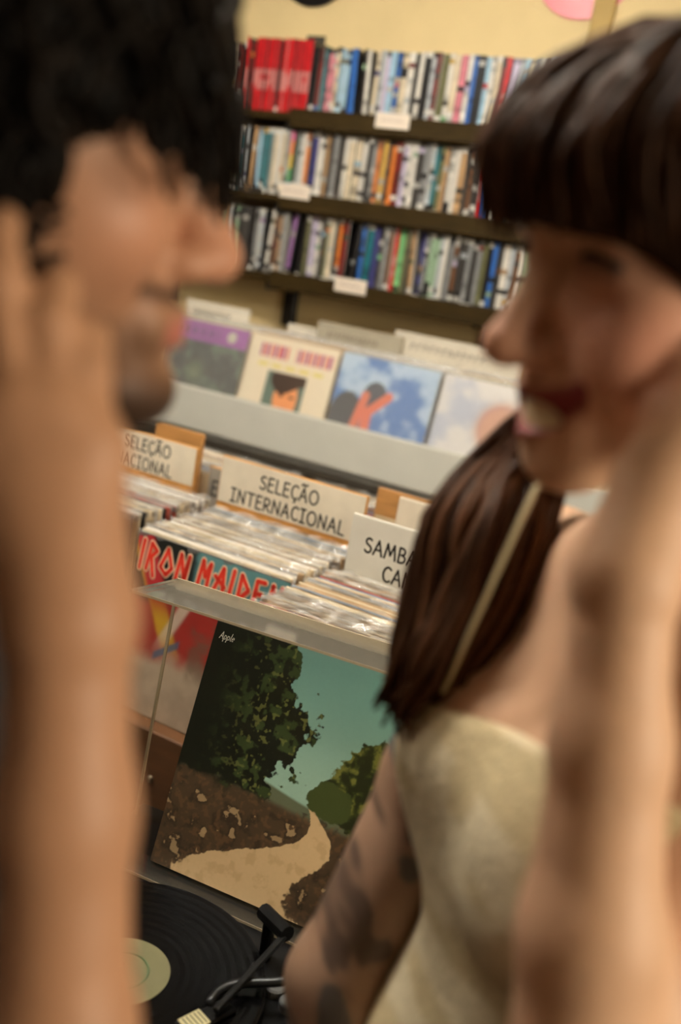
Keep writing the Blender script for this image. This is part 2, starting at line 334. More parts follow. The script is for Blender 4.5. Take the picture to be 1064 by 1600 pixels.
# records hung on the wall
def wall_disc(px, py, rad, col, lab, edge):
    r_ = RC @ np.array([(px - CX) / F_PX, (py - CY) / F_PX, 1.0]); c = CAM + r_ * ((WY - .006) / r_[1]); c[2] += rad
    r = root('vinyl_record', (c[0], WY - .006, c[2]), lab, 'vinyl record', 'records hung on the back wall')
    RX = np.array([[1, 0, 0], [0, 0, 1], [0, -1, 0]])
    d = MB(); prof = [(.004, 0), (.05, 0), (.05, .0012)] + [(.052 + i * (rad - .056) / 18, .0012 + (.0004 if i % 2 else 0)) for i in range(19)] + [(rad, .0006), (rad, -.001), (.004, -.001)]
    d.lathe(prof[::-1], n=64).obj('disc', mat('vinyl_' + col, (16, 16, 17) if col == 'black' else (224, 112, 122), .3, .06, 20), r, (0, 0, 0), False, (RX, (0, 0, 0)))
    MB().lathe([(.004, .0014), (.049, .0014), (.049, .0018), (.004, .0018)], n=40).obj('label', mat('label_' + col, (150, 40, 34) if col == 'black' else (240, 226, 200), .6), r, (0, 0, 0), False, (RX, (0, 0, 0)))
wall_disc(487, 11, .15, 'black', 'black vinyl record hung on the cream wall above the DVDs', 0)
wall_disc(902, 31, .15, 'pink', 'pink vinyl record hung on the cream wall beside the tan trim', 0)

# ================================================================== BACK COUNTER WITH LPS
greym = mat('grey_counter', (206, 206, 196), .5, .04, 8, .05)
grey2 = mat('grey_panel', (188, 192, 190), .55, .05, 8)
ct = root('display_counter', (-1.4, 2.5, 0), 'pale grey painted display counter full of records below the wall rack', 'counter')
cl = ct.location
MB().bbox((-2.5, 2.385, .935), (-.3, 2.405, 1.062), .004).obj('front_lip', greym, ct, cl)
MB().bbox((-2.5, 2.405, .915), (-.3, 2.85, .935), .003).obj('bin_floor', grey2, ct, cl)
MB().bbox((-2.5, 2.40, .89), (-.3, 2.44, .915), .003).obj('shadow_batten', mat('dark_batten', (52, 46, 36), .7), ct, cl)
MB().bbox((-2.5, 2.44, .06), (-.3, 2.46, .905), .004).obj('front_panel', grey2, ct, cl)
for x in (-2.5, -.32): MB().bbox((x, 2.405, .06), (x + .02, 2.85, 1.06), .004).obj('side_panel', grey2, ct, cl)
for x in (-2.2, -.93): MB().bbox((x - .035, 2.395, 0), (x + .035, 2.435, .915), .004).obj('post', blackm, ct, cl)
MB().bbox((-2.46, 2.6, 0), (-.34, 2.84, .06), .004).obj('plinth', blackm, ct, cl)

paper = mat('sleeve_card', None, .6, .08, 60, attr=True)
printm = mat('sleeve_print', None, .42, .03, 120, attr=True)
ink = mat('print_ink', None, .7, .05, attr=True)
film = clear_mat('film', gloss=.09, milk=.18, milkcol=(.86, .85, .82), bump=.6, bscale=40)
filmb = clear_mat('film_shiny', gloss=.10, milk=.14, milkcol=(.9, .92, .94), bump=.6, bscale=24, ior=1.45, bdist=.01)
SL = .315
def film_fin(n=18, w=.322, h=.009, amp=.003):
    a = rng.normal(0, amp, n + 1); b = rng.normal(0, amp * .6, n + 1); hz = h * rng.uniform(.3, 1.0, n + 1)
    xs = np.linspace(-w / 2, w / 2, n + 1); V = []
    for i in range(n + 1): V += [(xs[i], -.002, SL - .01), (xs[i], -.002 + b[i] * .3, SL + .001), (xs[i], a[i], SL + hz[i])]
    return MB().add(V, [(3 * i + k, 3 * i + 3 + k, 3 * i + 4 + k, 3 * i + 1 + k) for i in range(n) for k in (0, 1)])
FINS = [film_fin().obj('x', film).data for _ in range(6)]
for o in list(COL.objects):
    if o.name.startswith('x') and o.type == 'MESH' and o.data in FINS: bpy.data.objects.remove(o)
SLV = dict(white=(222, 216, 206), cream=(212, 194, 160), tan=(182, 150, 112), grey=(158, 154, 148), brown=(112, 82, 54), black=(38, 34, 30), blue=(96, 120, 146), red=(160, 74, 58))
SLW = ['white'] * 9 + ['cream'] * 9 + ['tan'] * 4 + ['grey'] * 2 + ['brown', 'black', 'blue', 'red']
sleeve_me = {}
for nm, c in SLV.items():
    for t_ in (.0026, .004):
        o = MB().bbox((-SL / 2, -t_ / 2, 0), (SL / 2, t_ / 2, SL), .0008, L(*c)).obj('sleeve_mesh', paper); sleeve_me[nm, t_] = o.data; bpy.data.objects.remove(o)
def record(x, y, z, lean, nm=None, where='', grp='', fin=None, yaw=0):
    nm = nm or random.choice(SLW); t_ = random.choice((.0026, .0026, .004))
    r = root('record_sleeve', (x, y, z), f'LP record in a {nm} sleeve {where}', 'record', grp, (-lean, 0, yaw))
    link('sleeve', sleeve_me[nm, t_], r)
    if fin if fin is not None else random.random() < .6: link('plastic_sleeve', random.choice(FINS), r)
    return r
# --- printed front covers in the counter
def cov_dark(u, v):
    n = fbm(u, v, 9, 3); C = mixc(np.broadcast_to(np.array(L(48, 62, 56)), u.shape + (3,)), L(104, 124, 104), sstep(.45, .7, n))
    C = mixc(C, L(30, 34, 32), sstep(.52, .62, fbm(u, v, 14, 9)) * .7); C = mixc(C, L(150, 170, 120), np.exp(-((u - .45) ** 2 + (v - .5) ** 2) / .01) * .6)
    b = (v > .8); C = mixc(C, L(176, 88, 184), b * 1.0); C = mixc(C, L(226, 220, 205), b * ((u - .8) ** 2 + (v - .9) ** 2 < .003)); C = mixc(C, L(120, 60, 130), b * (np.abs(v - .9) < .03) * (np.sin(u * 60) > 0) * (u < .65)); return C
def cov_cream(u, v):
    C = np.broadcast_to(np.array(L(232, 220, 196)), u.shape + (3,)).copy()
    for a, b_ in ((.12, .45), (.54, .96)):
        s = (u > a) & (u < b_) & (v > .80) & (v < .93); k = np.floor(u * 34) % 3; g_ = (np.mod(u * 34, 1) > .22)
        for q, cc in enumerate(((206, 92, 104), (150, 88, 150), (214, 118, 92))): C = mixc(C, L(*cc), s * (k == q) * g_ * .9)
    C = mixc(C, L(222, 208, 92), ((np.abs(v - .735) < .016) & (u > .1) & (u < .9) & (np.sin(u * 40) > -.6)) * .85)
    p = (u > .27) & (u < .72) & (v > .12) & (v < .68); v = v - .1; C = mixc(C, L(104, 122, 112), p * 1.0)
    sh = p & (((u - .53) / .2) ** 2 + ((v - .06) / .16) ** 2 < 1); C = mixc(C, L(120, 46, 44), sh)
    hd = p & (((u - .535) / .135) ** 2 + ((v - .34) / .2) ** 2 < 1); C = mixc(C, L(232, 158, 108), hd)
    hr = p & (((u - .53) / .2) ** 2 + ((v - .52) / .15) ** 2 < 1) & (v > .43 + .07 * np.sin(u * 9 + 1)); C = mixc(C, L(72, 58, 50), hr * 1.0)
    for ex in (.48, .6): C = mixc(C, L(70, 44, 34), hd & (((u - ex) / .03) ** 2 + ((v - .37) / .012) ** 2 < 1))
    C = mixc(C, L(176, 84, 72), hd & (((u - .54) / .045) ** 2 + ((v - .24) / .012) ** 2 < 1)); return C
def cov_blue(u, v):
    n = fbm(u, v, 5, 21); C = mixc(np.broadcast_to(np.array(L(92, 140, 200)), u.shape + (3,)), L(198, 218, 236), sstep(.4, .7, n + (v - .6) * .2))
    C = mixc(C, L(120, 138, 142), sstep(.36, .28, v) * .85)
    v = v - .1; C = mixc(C, L(62, 60, 62), ((u - .16) / .17) ** 2 + ((v - .3) / .26) ** 2 < 1); C = mixc(C, L(70, 72, 82), ((u - .42) / .12) ** 2 + ((v - .56) / .13) ** 2 < 1)
    for (x0, y0, x1, y1, w) in ((.25, .14, .33, .55, .05), (.4, .1, .38, .4, .06), (.38, .4, .56, .58, .05)):
        t = np.clip(((u - x0) * (x1 - x0) + (v - y0) * (y1 - y0)) / ((x1 - x0) ** 2 + (y1 - y0) ** 2), 0, 1); d = np.hypot(u - x0 - t * (x1 - x0), v - y0 - t * (y1 - y0)); C = mixc(C, L(232, 124, 82), sstep(w, w * .7, d))
    return C
def cov_white(u, v):  # base colour lightened to carry the glare of the plastic
    n = fbm(u, v, 4, 33); C = mixc(np.broadcast_to(np.array(L(238, 234, 230)), u.shape + (3,)), L(206, 210, 222), sstep(.45, .7, n)); d = np.hypot((u - .62) / .26, (v - .62) / .26)
    C = mixc(C, L(224, 176, 148), sstep(1.1, .6, d)); return mixc(C, L(206, 150, 130), sstep(.12, 0, np.abs(d - .75)) * .6)
def cov_plain(u, v):
    C = mixc(np.broadcast_to(np.array(L(176, 150, 120)), u.shape + (3,)), L(214, 196, 160), sstep(.4, .6, fbm(u, v, 6, 44))); return mixc(C, L(120, 60, 50), (np.abs(v - .85) < .05) & (u > .1) & (u < .8))
ang = math.radians(13)
for k, (x0, pf, lab, shiny) in enumerate(((-2.06, cov_dark, 'LP with dark green mottled cover and purple top band in the grey counter', .1), (-1.74, cov_cream, 'LP with cream cover, striped title and a framed portrait in the grey counter', 0),
                                   (-1.415, cov_blue, 'LP with blue sky cover and orange figure in shiny plastic in the grey counter', 1), (-1.09, cov_white, 'LP with pale cover and peach disc under glaring plastic in the grey counter', 1), (-.765, cov_plain, 'LP with plain tan cover in the grey counter behind the smiling person', 0))):
    y0 = 2.438
    r = root('record_sleeve', (x0 + SL / 2, y0 + .028, .936), lab, 'record', 'front LPs facing out in the grey counter', (-ang, 0, random.uniform(-.02, .02)))
    MB().bbox((-SL / 2, -.002, 0), (SL / 2, .002, SL), .0008, L(190, 178, 150)).obj('sleeve', paper, r)
    pm = print_mesh(90, SL - .002, SL - .002, pf, 0); o = pm.obj('cover_print', printm, r, (0, 0, 0), False, (np.eye(3), (-SL / 2 + .001, -.0023, .001)))
    if shiny: print_mesh(20, SL + .006, SL + .008, lambda u, v: np.ones(u.shape + (3,)), 0).obj('plastic_sleeve', filmb if shiny == 1 else film, r, (0, 0, 0), True, (np.eye(3), (-SL / 2 - .003, -.0045, -.002 + .002)))
    nb = 9
    for j in range(nb):
        yb = y0 + .042 + (j + 1) * .016
        record(x0 + SL / 2 + random.uniform(-.0025, .0025), yb, .936, ang - j * .010, None, ('behind the dark green cover in the grey counter', 'behind the cream portrait cover in the grey counter', 'behind the blue sky cover in the grey counter', 'behind the pale glaring cover in the grey counter', 'behind the plain tan cover in the grey counter')[k], 'LPs filed behind the counter fronts')
def scrib(mb, x0, z0, w, h, y, c, n):
    for q in range(n):
        a = x0 + w * q / n; ribbon(mb, [(a, z0), (a + w / n * .3, z0 + h), (a + w / n * .65, z0 + h * random.random())], .0022, y, lambda p, yy: (p[0], yy, p[1]), c)
boardm = mat('divider_board', (214, 204, 184), .6, .10, 14, .1); edgem = mat('board_edge', (196, 140, 72), .6, .2, 30)
def divider(x, y, z, w, h, lean, lab, lines, grp, pale=None, edge=True, yaw=0, fnt=.03, dz=0, shift=0):
    r = root('divider_board', (x, y, z), lab, 'divider', grp, (-lean, 0, yaw)); e = .004
    MB().bbox((-w / 2, -.0035, 0), (w / 2, .0035, h), .001).obj('board', edgem if edge else (pale or boardm), r)
    MB().bbox((-w / 2 + .002, -.0045, .322 if edge and w > .3 else .002), (w / 2 - .002, -.0034, h - .002), .0004).obj('face_paper', pale or boardm, r)
    if lines:
        g = MB()
        for q, tx in enumerate(lines):
            sh = shift if isinstance(shift, (int, float)) else shift[q]
            if tx is None: continue
            text_mesh(g, tx, 0, h - .022 - fnt - q * fnt * 1.55 - dz, fnt, fnt * .075, -.0048, L(34, 30, 28), center=sh)
        g.obj('lettering', ink, r)
    return r
# small dividers in the back counter (their print cannot be read)
for (x, y, w, zt, lab, cc) in ((-1.66, 2.675, .15, 1.275, 'small white divider label standing behind the cream portrait LP', (226, 218, 200)), (-1.46, 2.645, .30, 1.305, 'greyish divider board with faded print behind the blue sky LP', (168, 160, 140)), (-1.14, 2.662, .42, 1.32, 'long cream divider board with faded print behind the blue and pale LPs', (214, 206, 188)), (-2.0, 2.648, .26, 1.292, 'white divider board behind the dark green LP', (226, 220, 204))):
    r = divider(x, y, .936, w, zt - .936, .14, lab, None, 'dividers in the grey counter', mat(f'div_{cc[0]}', cc, .6, .06, 20), False)
    g = MB(); scrib(g, -w * .36, zt - .936 - .045, w * .6, .016, -.0048, L(128, 120, 108), 12); g.obj('faded_print', ink, r)

# ================================================================== MIDDLE RECORD BIN
BZ = .705; HB = BZ + SL
brown = mat('bin_wood', (98, 62, 34), .5, .22, 10, stretch=(1, 1, 7)); ply = mat('bin_ply', (176, 128, 74), .55, .18, 14, stretch=(1, 8, 8))
bn = root('record_bin', (-.75, 1.45, 0), 'brown wooden browsing bin with rows of LP records behind the turntable', 'record bin'); bl = bn.location
for x0_, x1_, yf in ((-1.62, -.757, 1.226), (-.757, -.08, 1.085)):
    MB().bbox((x0_, yf, BZ - .018), (x1_, 1.95, BZ), .003).obj('bin_floor', brown, bn, bl); MB().bbox((x0_, yf - .017, BZ - .30), (x1_, yf, BZ + .012), .003).obj('front_panel', brown, bn, bl)
MB().bbox((-.766, 1.085, BZ - .30), (-.757, 1.21, BZ + .012), .002).obj('front_return', brown, bn, bl)
MB().bbox((-1.62, 1.95, BZ - .26), (-.08, 1.968, BZ + .25), .003).obj('back_panel', brown, bn, bl)
for x in (-1.638, -.08): MB().bbox((x, 1.21 if x < -1 else 1.068, BZ - .26), (x + .018, 1.968, BZ + .16), .003).obj('side_panel', brown, bn, bl)
for x in (-1.106, -.7533, -.4175): MB().bbox((x - .0015, 1.3, BZ), (x + .0015, 1.6, BZ + .12), .0005).obj('partition', ply, bn, bl)
for x in (-1.59, -.11):
    for y in (1.26 if x < -1 else 1.11, 1.92): MB().bbox((x - .025, y - .02, 0), (x + .025, y + .025, BZ - .018), .003).obj('leg', brown, bn, bl)
MB().sphere((-.925, 1.208, BZ - .075), .006, 10, L(150, 140, 120)).obj('screw', mat('screw_metal', (170, 160, 140), .35, metal=1), bn, bl)
XM, XR, XL_ = -.9215, -.585, -1.285
# row centres, (x, y front, y back, count, words)
def fill(xc, y0, y1, n, lean0, lean1, where, grp, drop=0.0):
    for k in range(n):
        t = k / max(1, n - 1); y = y0 + (y1 - y0) * t + random.uniform(-.0004, .0004)
        record(xc + max(-.007, min(.007, random.gauss(0, .0035))), y, BZ + .0006, lean0 + (lean1 - lean0) * t + random.uniform(-.0015, .0015), None, where, grp, yaw=random.uniform(-.003, .003))
fill(XM, 1.278, 1.512, 34, .085, .05, 'in front of the INTERNACIONAL divider', 'LPs in the middle bin row')
fill(XM, 1.575, 1.675, 9, .05, .045, 'behind the INTERNACIONAL divider', 'LPs in the middle bin row')
fill(XM, 1.735, 1.90, 13, .05, .03, 'behind the INTERNACIONAL divider', 'LPs in the middle bin row')
fill(XR, 1.115, 1.388, 40, .085, .05, 'in front of the SAMBA CANÇÃO divider', 'LPs in the row under the samba divider')
fill(XR, 1.455, 1.60, 11, .05, .04, 'between the SAMBA CANÇÃO and AXÉ dividers', 'LPs in the row under the samba divider')
fill(XR, 1.735, 1.89, 12, .04, .03, 'behind the AXÉ divider', 'LPs in the row under the samba divider')
fill(XL_, 1.32, 1.54, 27, .07, .05, 'in front of the SELEÇÃO NACIONAL divider', 'LPs in the row under the nacional divider')
fill(XL_, 1.70, 1.90, 14, .05, .03, 'behind the SELEÇÃO NACIONAL divider', 'LPs in the row under the nacional divider')
fill(-.25, 1.25, 1.9, 24, .08, .03, 'in the last bin row by the side panel', 'LPs in the last bin row')
# dividers
divider(-.9365, 1.535, BZ + .001, .325, .412, .05, 'aged cream divider board reading SELEÇÃO INTERNACIONAL', ['SELEÇÃO', 'INTERNACIONAL'], 'lettered dividers in the record bin', fnt=.0255, dz=-.004, shift=(.0, .0))
divider(-.575, 1.415, BZ + .001, .322, .412, .05, 'pale divider board reading SAMBA CANÇÃO', ['SAMBA', 'CANÇÃO'], 'lettered dividers in the record bin', mat('pale_board', (206, 202, 190), .55, .07, 12), False, fnt=.025, dz=.012, shift=(-.078, -.025))
divider(-.607, 1.635, BZ + .001, .30, .402, .04, 'cream divider board reading AXÉ behind the samba divider', ['AXÉ'], 'lettered dividers in the record bin', fnt=.026, dz=.038, shift=-.055, edge=False)
divider(-1.345, 1.565, BZ + .001, .325, .402, .05, 'cream divider board with worn edges reading SELEÇÃO NACIONAL', ['SELEÇÃO', 'NACIONAL'], 'lettered dividers in the record bin', fnt=.0245, dz=-.009, shift=(.035, .03))
for (x, y, w, h, lab) in ((-.775, 1.70, .12, .392, 'bare brown plywood divider beside the AXÉ board'), (-1.305, 1.66, .13, .408, 'brown plywood divider behind the SELEÇÃO NACIONAL board')):
    r = root('divider_board', (x, y, BZ + .001), lab, 'divider', None, (-.04, 0, 0)); MB().bbox((-w / 2, -.004, 0), (w / 2, .004, h), .001).obj('board', ply, r)
    MB().bbox((-w / 2 + .004, -.0052, h - .075), (w / 2 - .004, -.004, h - .055), .0004).obj('tape_strip', mat('paper_tape', (206, 186, 150), .6), r)
r = divider(-1.145, 1.61, BZ + .001, .07, .362, .05, 'narrow grey lettered card standing between the two SELEÇÃO dividers', ['E'], 'lettered dividers in the record bin', mat('grey_card', (150, 144, 132), .6), True, fnt=.03, dz=.006, shift=-.012)
# --- the LP facing out: red angular band lettering over abstract colour fields
def cov_metal(u, v):
    n = fbm(u, v, 6, 50); C = np.broadcast_to(np.array(L(196, 178, 158)), u.shape + (3,)).copy()
    C = mixc(C, L(168, 44, 40), sstep(.30, .42, v + (n - .5) * .2)); C = mixc(C, L(28, 30, 28), sstep(.06, .02, np.abs(u - .13 + (v - .7) * .15) - .1) * sstep(.6, .66, v + (n - .5) * .1))
    C = mixc(C, L(214, 168, 44), sstep(.035, .0, np.abs(u - .02 - (.98 - v) * .55) - .03 - .03 * n) * sstep(.35, .5, v)); C = mixc(C, L(226, 214, 196), sstep(.03, 0, np.abs(u - .5 + (.9 - v) * .5) - .02) * sstep(.35, .55, v) * .8)
    C = mixc(C, L(30, 34, 32), sstep(.72, .78, v + (n - .5) * .12) * sstep(.16, .2, u)); C = mixc(C, L(92, 140, 142), sstep(.74, .82, v + (n - .5) * .1) * sstep(.36, .44, u + (n - .5) * .2)); C = mixc(C, L(184, 48, 52), sstep(.09, .05, np.abs(u - .06 - (.95 - v) * .5)) * sstep(.55, .7, v))
    C = mixc(C, L(108, 92, 78), sstep(.14, .1, np.abs(u - .58)) * sstep(.25, .35, v) * sstep(.7, .6, v) * sstep(.35, .65, fbm(u, v, 16, 60)) * .7); C = mixc(C, L(48, 102, 142), sstep(.03, .015, np.abs((u - .3) * .7 - (v - .4))) * sstep(.0, .02, u - .22) * sstep(.4, .38, u) * .8); C = mixc(C, L(96, 84, 76), sstep(.3, .6, n) * sstep(.32, .2, v) * .25); return C
IM = {'I': [[(.12, 1.05), (0, -.1)]], 'R': [[(0, -.05), (.16, 1.02), (.5, .78), (.22, .48), (.46, -.25)]], 'O': [[(.32, 1), (.02, .22), (.36, -.02), (.62, .3), (.32, 1)]], 'N': [[(0, -.05), (.14, 1), (.44, .1), (.62, 1.0), (.46, -.4)]],
      'M': [[(0, -.4), (.2, 1.05), (.38, .45), (.6, 1), (.52, -.05)]], 'A': [[(0, .0), (.42, 1), (.54, -.05)], [(.02, .62), (.58, .3)]], 'D': [[(.08, .0), (.14, 1), (.58, .5), (.08, .0)]], 'E': [[(.5, 1), (.1, .98), (.02, .02), (.46, 0)], [(.08, .5), (.4, .52)]]}
imr = root('record_sleeve', (XM + .012, 1.258, BZ + .001), 'LP facing out with red angular IRON MAIDEN lettering in the brown bin', 'record', None, (-.10, 0, .0))
MB().bbox((-SL / 2, -.002, 0), (SL / 2, .002, SL), .0008, L(60, 50, 44)).obj('sleeve', paper, imr)
print_mesh(140, SL - .002, SL - .002, cov_metal).obj('cover_print', printm, imr, (0, 0, 0), False, (np.eye(3), (-SL / 2 + .001, -.0023, .001)))
g = MB(); g2 = MB(); x = -SL / 2 + .012; hh = .044
for ch in 'IRON MAIDEN':
    if ch == ' ': x += .010; continue
    sc_ = .036 if ch in 'OM' else .033
    for s in IM[ch]:
        pts = [(x + p[0] * sc_ * 1.12, SL - .058 + p[1] * hh) for p in s]
        ribbon(g, pts, .0062, -.0027, lambda p, y: (p[0], y, p[1]), L(232, 196, 164)); ribbon(g2, pts, .0035, -.0031, lambda p, y: (p[0], y, p[1]), L(232, 58, 36))
    x += (max(p[0] for s in IM[ch] for p in s)) * sc_ * 1.12 + .0108
tag(g.obj('lettering_outline', ink, imr), 'pale outline of the band lettering'); tag(g2.obj('lettering', ink, imr), 'red angular band lettering')
link('plastic_sleeve', FINS[0], imr)

# ================================================================== TURNTABLE + ALBUM
DEL = .107; ex = np.array([math.cos(DEL), math.sin(DEL), 0]); en = np.array([-math.sin(DEL), math.cos(DEL), 0]); ez = np.array([0, 0, 1.0])
RT = np.stack([ex, en, ez], 1); TO = np.array([-.743, .886, .760])          # frame: lid front-bottom-left corner
tb = root('side_table', (-.53, .79, 0), 'brown wooden side table under the turntable', 'table'); tb.rotation_euler = (0, 0, DEL)
MB().bbox((-.27, -.21, .63), (.235, .23, .66), .004).obj('table_top', brown, tb)
for sx in (-1, 1):
    for sy in (-.18, .2): MB().bbox((sx * .2225 - .0375, sy - .02, 0), (sx * .2225 + .0025, sy + .02, .63), .003).obj('leg', brown, tb)
MB().bbox((-.24, .19, .55), (.2, .21, .63), .002).obj('apron', brown, tb)
plastk = mat('turntable_black', (9, 9, 10), .45, .08, 40, spec=.15)
tt = root('turntable', TO - ez * .10, 'black turntable with raised clear lid and tonearm on a side table', 'turntable'); tt.rotation_euler = (0, 0, DEL)
U = lambda p: np.array(p, float)                      # local frame of the turntable: u right, v back, w up from table
PT = .100                                             # plinth top
MB().bbox((-.012, -.295, .012), (.432, .105, PT), .006).obj('plinth', plastk, tt)
for sx in (.03, .39):
    for sy in (-.26, .07): MB().lathe([(.016, 0), (.018, .006), (.014, .0125)], (sx, sy, 0), 16).obj('foot', blackm, tt)
wl = lambda p: np.linalg.inv(RT) @ (np.array(p) - (TO - ez * .1))
pc = wl(PH(192, 1512, .785)); pu, pv = pc[0], pc[1]
MB().lathe([(.15, 0), (.153, .004), (.153, .014), (.148, .018), (.01, .018)][::1], (pu, pv, PT + .001), 64).obj('platter', mat('platter_metal', (40, 40, 42), .4, metal=.8), tt, smooth=False)
MB().lathe([(.003, 0), (.003, .03), (.001, .032)], (pu, pv, PT), 10).obj('spindle', mat('steel', (190, 190, 190), .25, metal=1), tt)
# the disc playing
rp = TO - ez * .1 + RT @ np.array([pu, pv, PT + .0195])
vr = root('vinyl_record', rp, 'black vinyl record lying on the turntable platter', 'vinyl record')
MB().lathe([(.0035, 0), (.15, 0), (.151, .001), (.15, .0018)] + [(.148 - i * .0055, .0016 + (.00035 if i % 2 else 0)) for i in range(17)] + [(.051, .0016), (.0035, .0016)], n=96).obj('disc', mat('vinyl_groove', (5, 5, 6), .25, .05, 20, spec=.12), vr, (0, 0, 0), False)
MB().lathe([(.0035, .0017), (.050, .0017), (.050, .0021), (.0035, .0021)], n=48).obj('label', mat('disc_label', (104, 100, 64), .6, .08), vr)
MB().tube([(.027 * math.cos(a), .027 * math.sin(a), .0021) for a in np.linspace(0, 2 * math.pi, 41)], .0012, 6).obj('label_ring', mat('label_green', (74, 96, 58), .5), vr)
# tonearm
pv_ = wl(PH(500, 1462, .80)); au, av = pv_[0] + .012, pv_[1] - .01; aw = PT + .045
hs = wl(PH(318, 1585, .79)); hu, hv = hs[0], hs[1]
tn = tt
MB().lathe([(.04, 0), (.04, .008), (.03, .012), (.022, .014), (.02, .034), (.014, .036)], (au, av, PT), 32).obj('arm_base', plastk, tn, smooth=False)
ad = np.array([hu - au, hv - av, 0]); al = np.linalg.norm(ad); ad /= al; asd = np.array([-ad[1], ad[0], 0]); A0 = np.array([au, av, aw])
steel = mat('arm_dark', (52, 54, 56), .3, .05, 30, metal=.7)
pth = [A0 - ad * .03 + np.array([0, 0, .002])] + [A0 + ad * al * t + asd * (.018 * math.sin(2 * math.pi * min(1, max(0, (t - .12) / .88)))) + np.array([0, 0, -.020 * t]) for t in np.linspace(.02, .92, 22)]
MB().tube(pth, .0052, 10).obj('tonearm', steel, tn, smooth=True)
MB().tube([A0 - ad * .035, A0 - ad * .062], [.016, .016], 20).obj('counterweight', plastk, tn)
MB().tube([A0 - ad * .030, A0 - ad * .034], [.0175, .0175], 20).obj('weight_dial', mat('dial_grey', (96, 98, 100), .4), tn)
MB().tube([A0 - ad * .012, A0 + ad * .02], [.012, .011], 16).obj('arm_bearing', plastk, tn)
hd = A0 + ad * al + np.array([0, 0, -.022]); Rm = np.stack([ad, asd, ez], 1)
hsm = MB().bbox((-.035, -.011, -.004), (.028, .011, .004), .002).obj('headshell', plastk, tn, xf=(Rm, hd))
MB().bbox((-.002, -.0105, .0041), (.024, .0105, .0052), .0003).obj('headshell_plate', mat('plate_beige', (206, 196, 150), .5), hsm, xf=(Rm, hd))
g = MB()
for q in range(5): g.box((.001 + q * .0045, -.0085, .0053), (.0022 + q * .0045, .0085, .0057))
g.obj('plate_slots', mat('slot_dark', (96, 92, 70), .5), hsm, xf=(Rm, hd))
MB().bbox((-.02, -.008, -.013), (.012, .008, -.004), .001).obj('cartridge', blackm, hsm, xf=(Rm, hd))
MB().tube([hd + ad * .028, hd + ad * .04 + asd * .004, hd + ad * .046 + asd * .016 + ez * .004], .0016, 6).obj('finger_lift', steel, hsm)
# arm rest, cue bar
rs = A0 + ad * .06 + asd * .03
rs = wl(PH(424, 1425, .82)); MB().bbox((rs[0] - .006, rs[1] - .006, PT), (rs[0] + .006, rs[1] + .006, PT + .05), .002).obj('arm_rest_post', plastk, tn)
MB().tube([U((rs[0] - .012, rs[1] + .006, PT + .052)), U((rs[0] + .030, rs[1] - .018, PT + .056))], .0095, 10).obj('arm_rest_clip', plastk, tn)
q0 = wl(PH(448, 1440, .83)); q1 = wl(PH(338, 1572, .80)); MB().tube([U((q0[0], q0[1], PT + .052)), U((q1[0], q1[1], PT + .034))], .0042, 8).obj('cue_bar', steel, tn)
for (px_, py_) in ((430, 1550), (452, 1575)): 
    b_ = wl(PH(px_, py_, .76)); MB().lathe([(.012, 0), (.012, .008), (.010, .010)], (b_[0], b_[1], PT), 20).obj('knob', mat('dial_grey', (96, 98, 100)), tn)
# clear lid: five thin walls, standing open
LA = .13; H_, W_, D_, T_ = .347, .42, .112, .003
lr = bpy.data.objects.new('lid', None)
ev = np.array([0, math.sin(LA), math.cos(LA)]); ed = np.array([0, math.cos(LA), -math.sin(LA)]); RL = np.stack([[1, 0, 0], ed, ev], 1); LO = np.array([0, -.042, PT + .003])
acr = clear_mat('acrylic', tint=(.95, .94, .91), gloss=.03, milk=.02, milkcol=(.75, .68, .55), ior=1.22); acre = clear_mat('acrylic_edge', tint=(.75, .70, .58), gloss=.12, milk=.5, milkcol=(.66, .56, .40))
lid = MB().box((T_, D_ - T_, T_), (W_ - T_, D_, H_ - T_)).obj('lid', acr, tt, xf=(RL, LO)); tag(lid, 'clear acrylic dust cover'); acrt = clear_mat('acrylic_top', tint=(.95, .94, .91), gloss=.03, milk=.05, milkcol=(.8, .74, .62), ior=1.45)
for nm_, a, b in (('lid_top', (0, 0, H_ - T_), (W_, D_, H_)), ('lid_bottom', (0, 0, 0), (W_, D_, T_)), ('lid_side', (0, 0, T_), (T_, D_, H_ - T_)), ('lid_side', (W_ - T_, 0, T_), (W_, D_, H_ - T_))): MB().box(a, b).obj(nm_, acrt if nm_ == 'lid_top' else (acr if nm_ == 'lid_bottom' else clear_mat('acrylic_side', tint=(.95, .94, .91), gloss=.03, milk=.015, milkcol=(.75, .68, .55), ior=1.06)), lid, xf=(RL, LO))
rim = MB()  # strips along the lid edges, coloured paler to imitate caught light
for a, b in (((0, -.0006, 0), (W_, .0004, T_)), ((0, -.0006, H_ - T_), (W_, .0004, H_)), ((0, -.0006, T_), (T_, .0004, H_ - T_)), ((W_ - T_, -.0006, T_), (W_, .0004, H_ - T_)), ((0, D_ - T_, H_ - T_ - .0005), (W_, D_ + .0004, H_ + .0004)), ((-.0004, D_ - T_, T_), (T_, D_ + .0004, H_))): rim.box(a, b)
rim.obj('lid_rim', acre, lid, xf=(RL, LO))
MB().sphere((.0015, -.001, H_ - .0015), .0035, 8).obj('corner_bumper', blackm, lid, xf=(RL, LO))
for sx in (.08, .34): MB().bbox((sx - .016, .072, PT), (sx + .016, .1, PT + .03), .003).obj('hinge', plastk, tt)
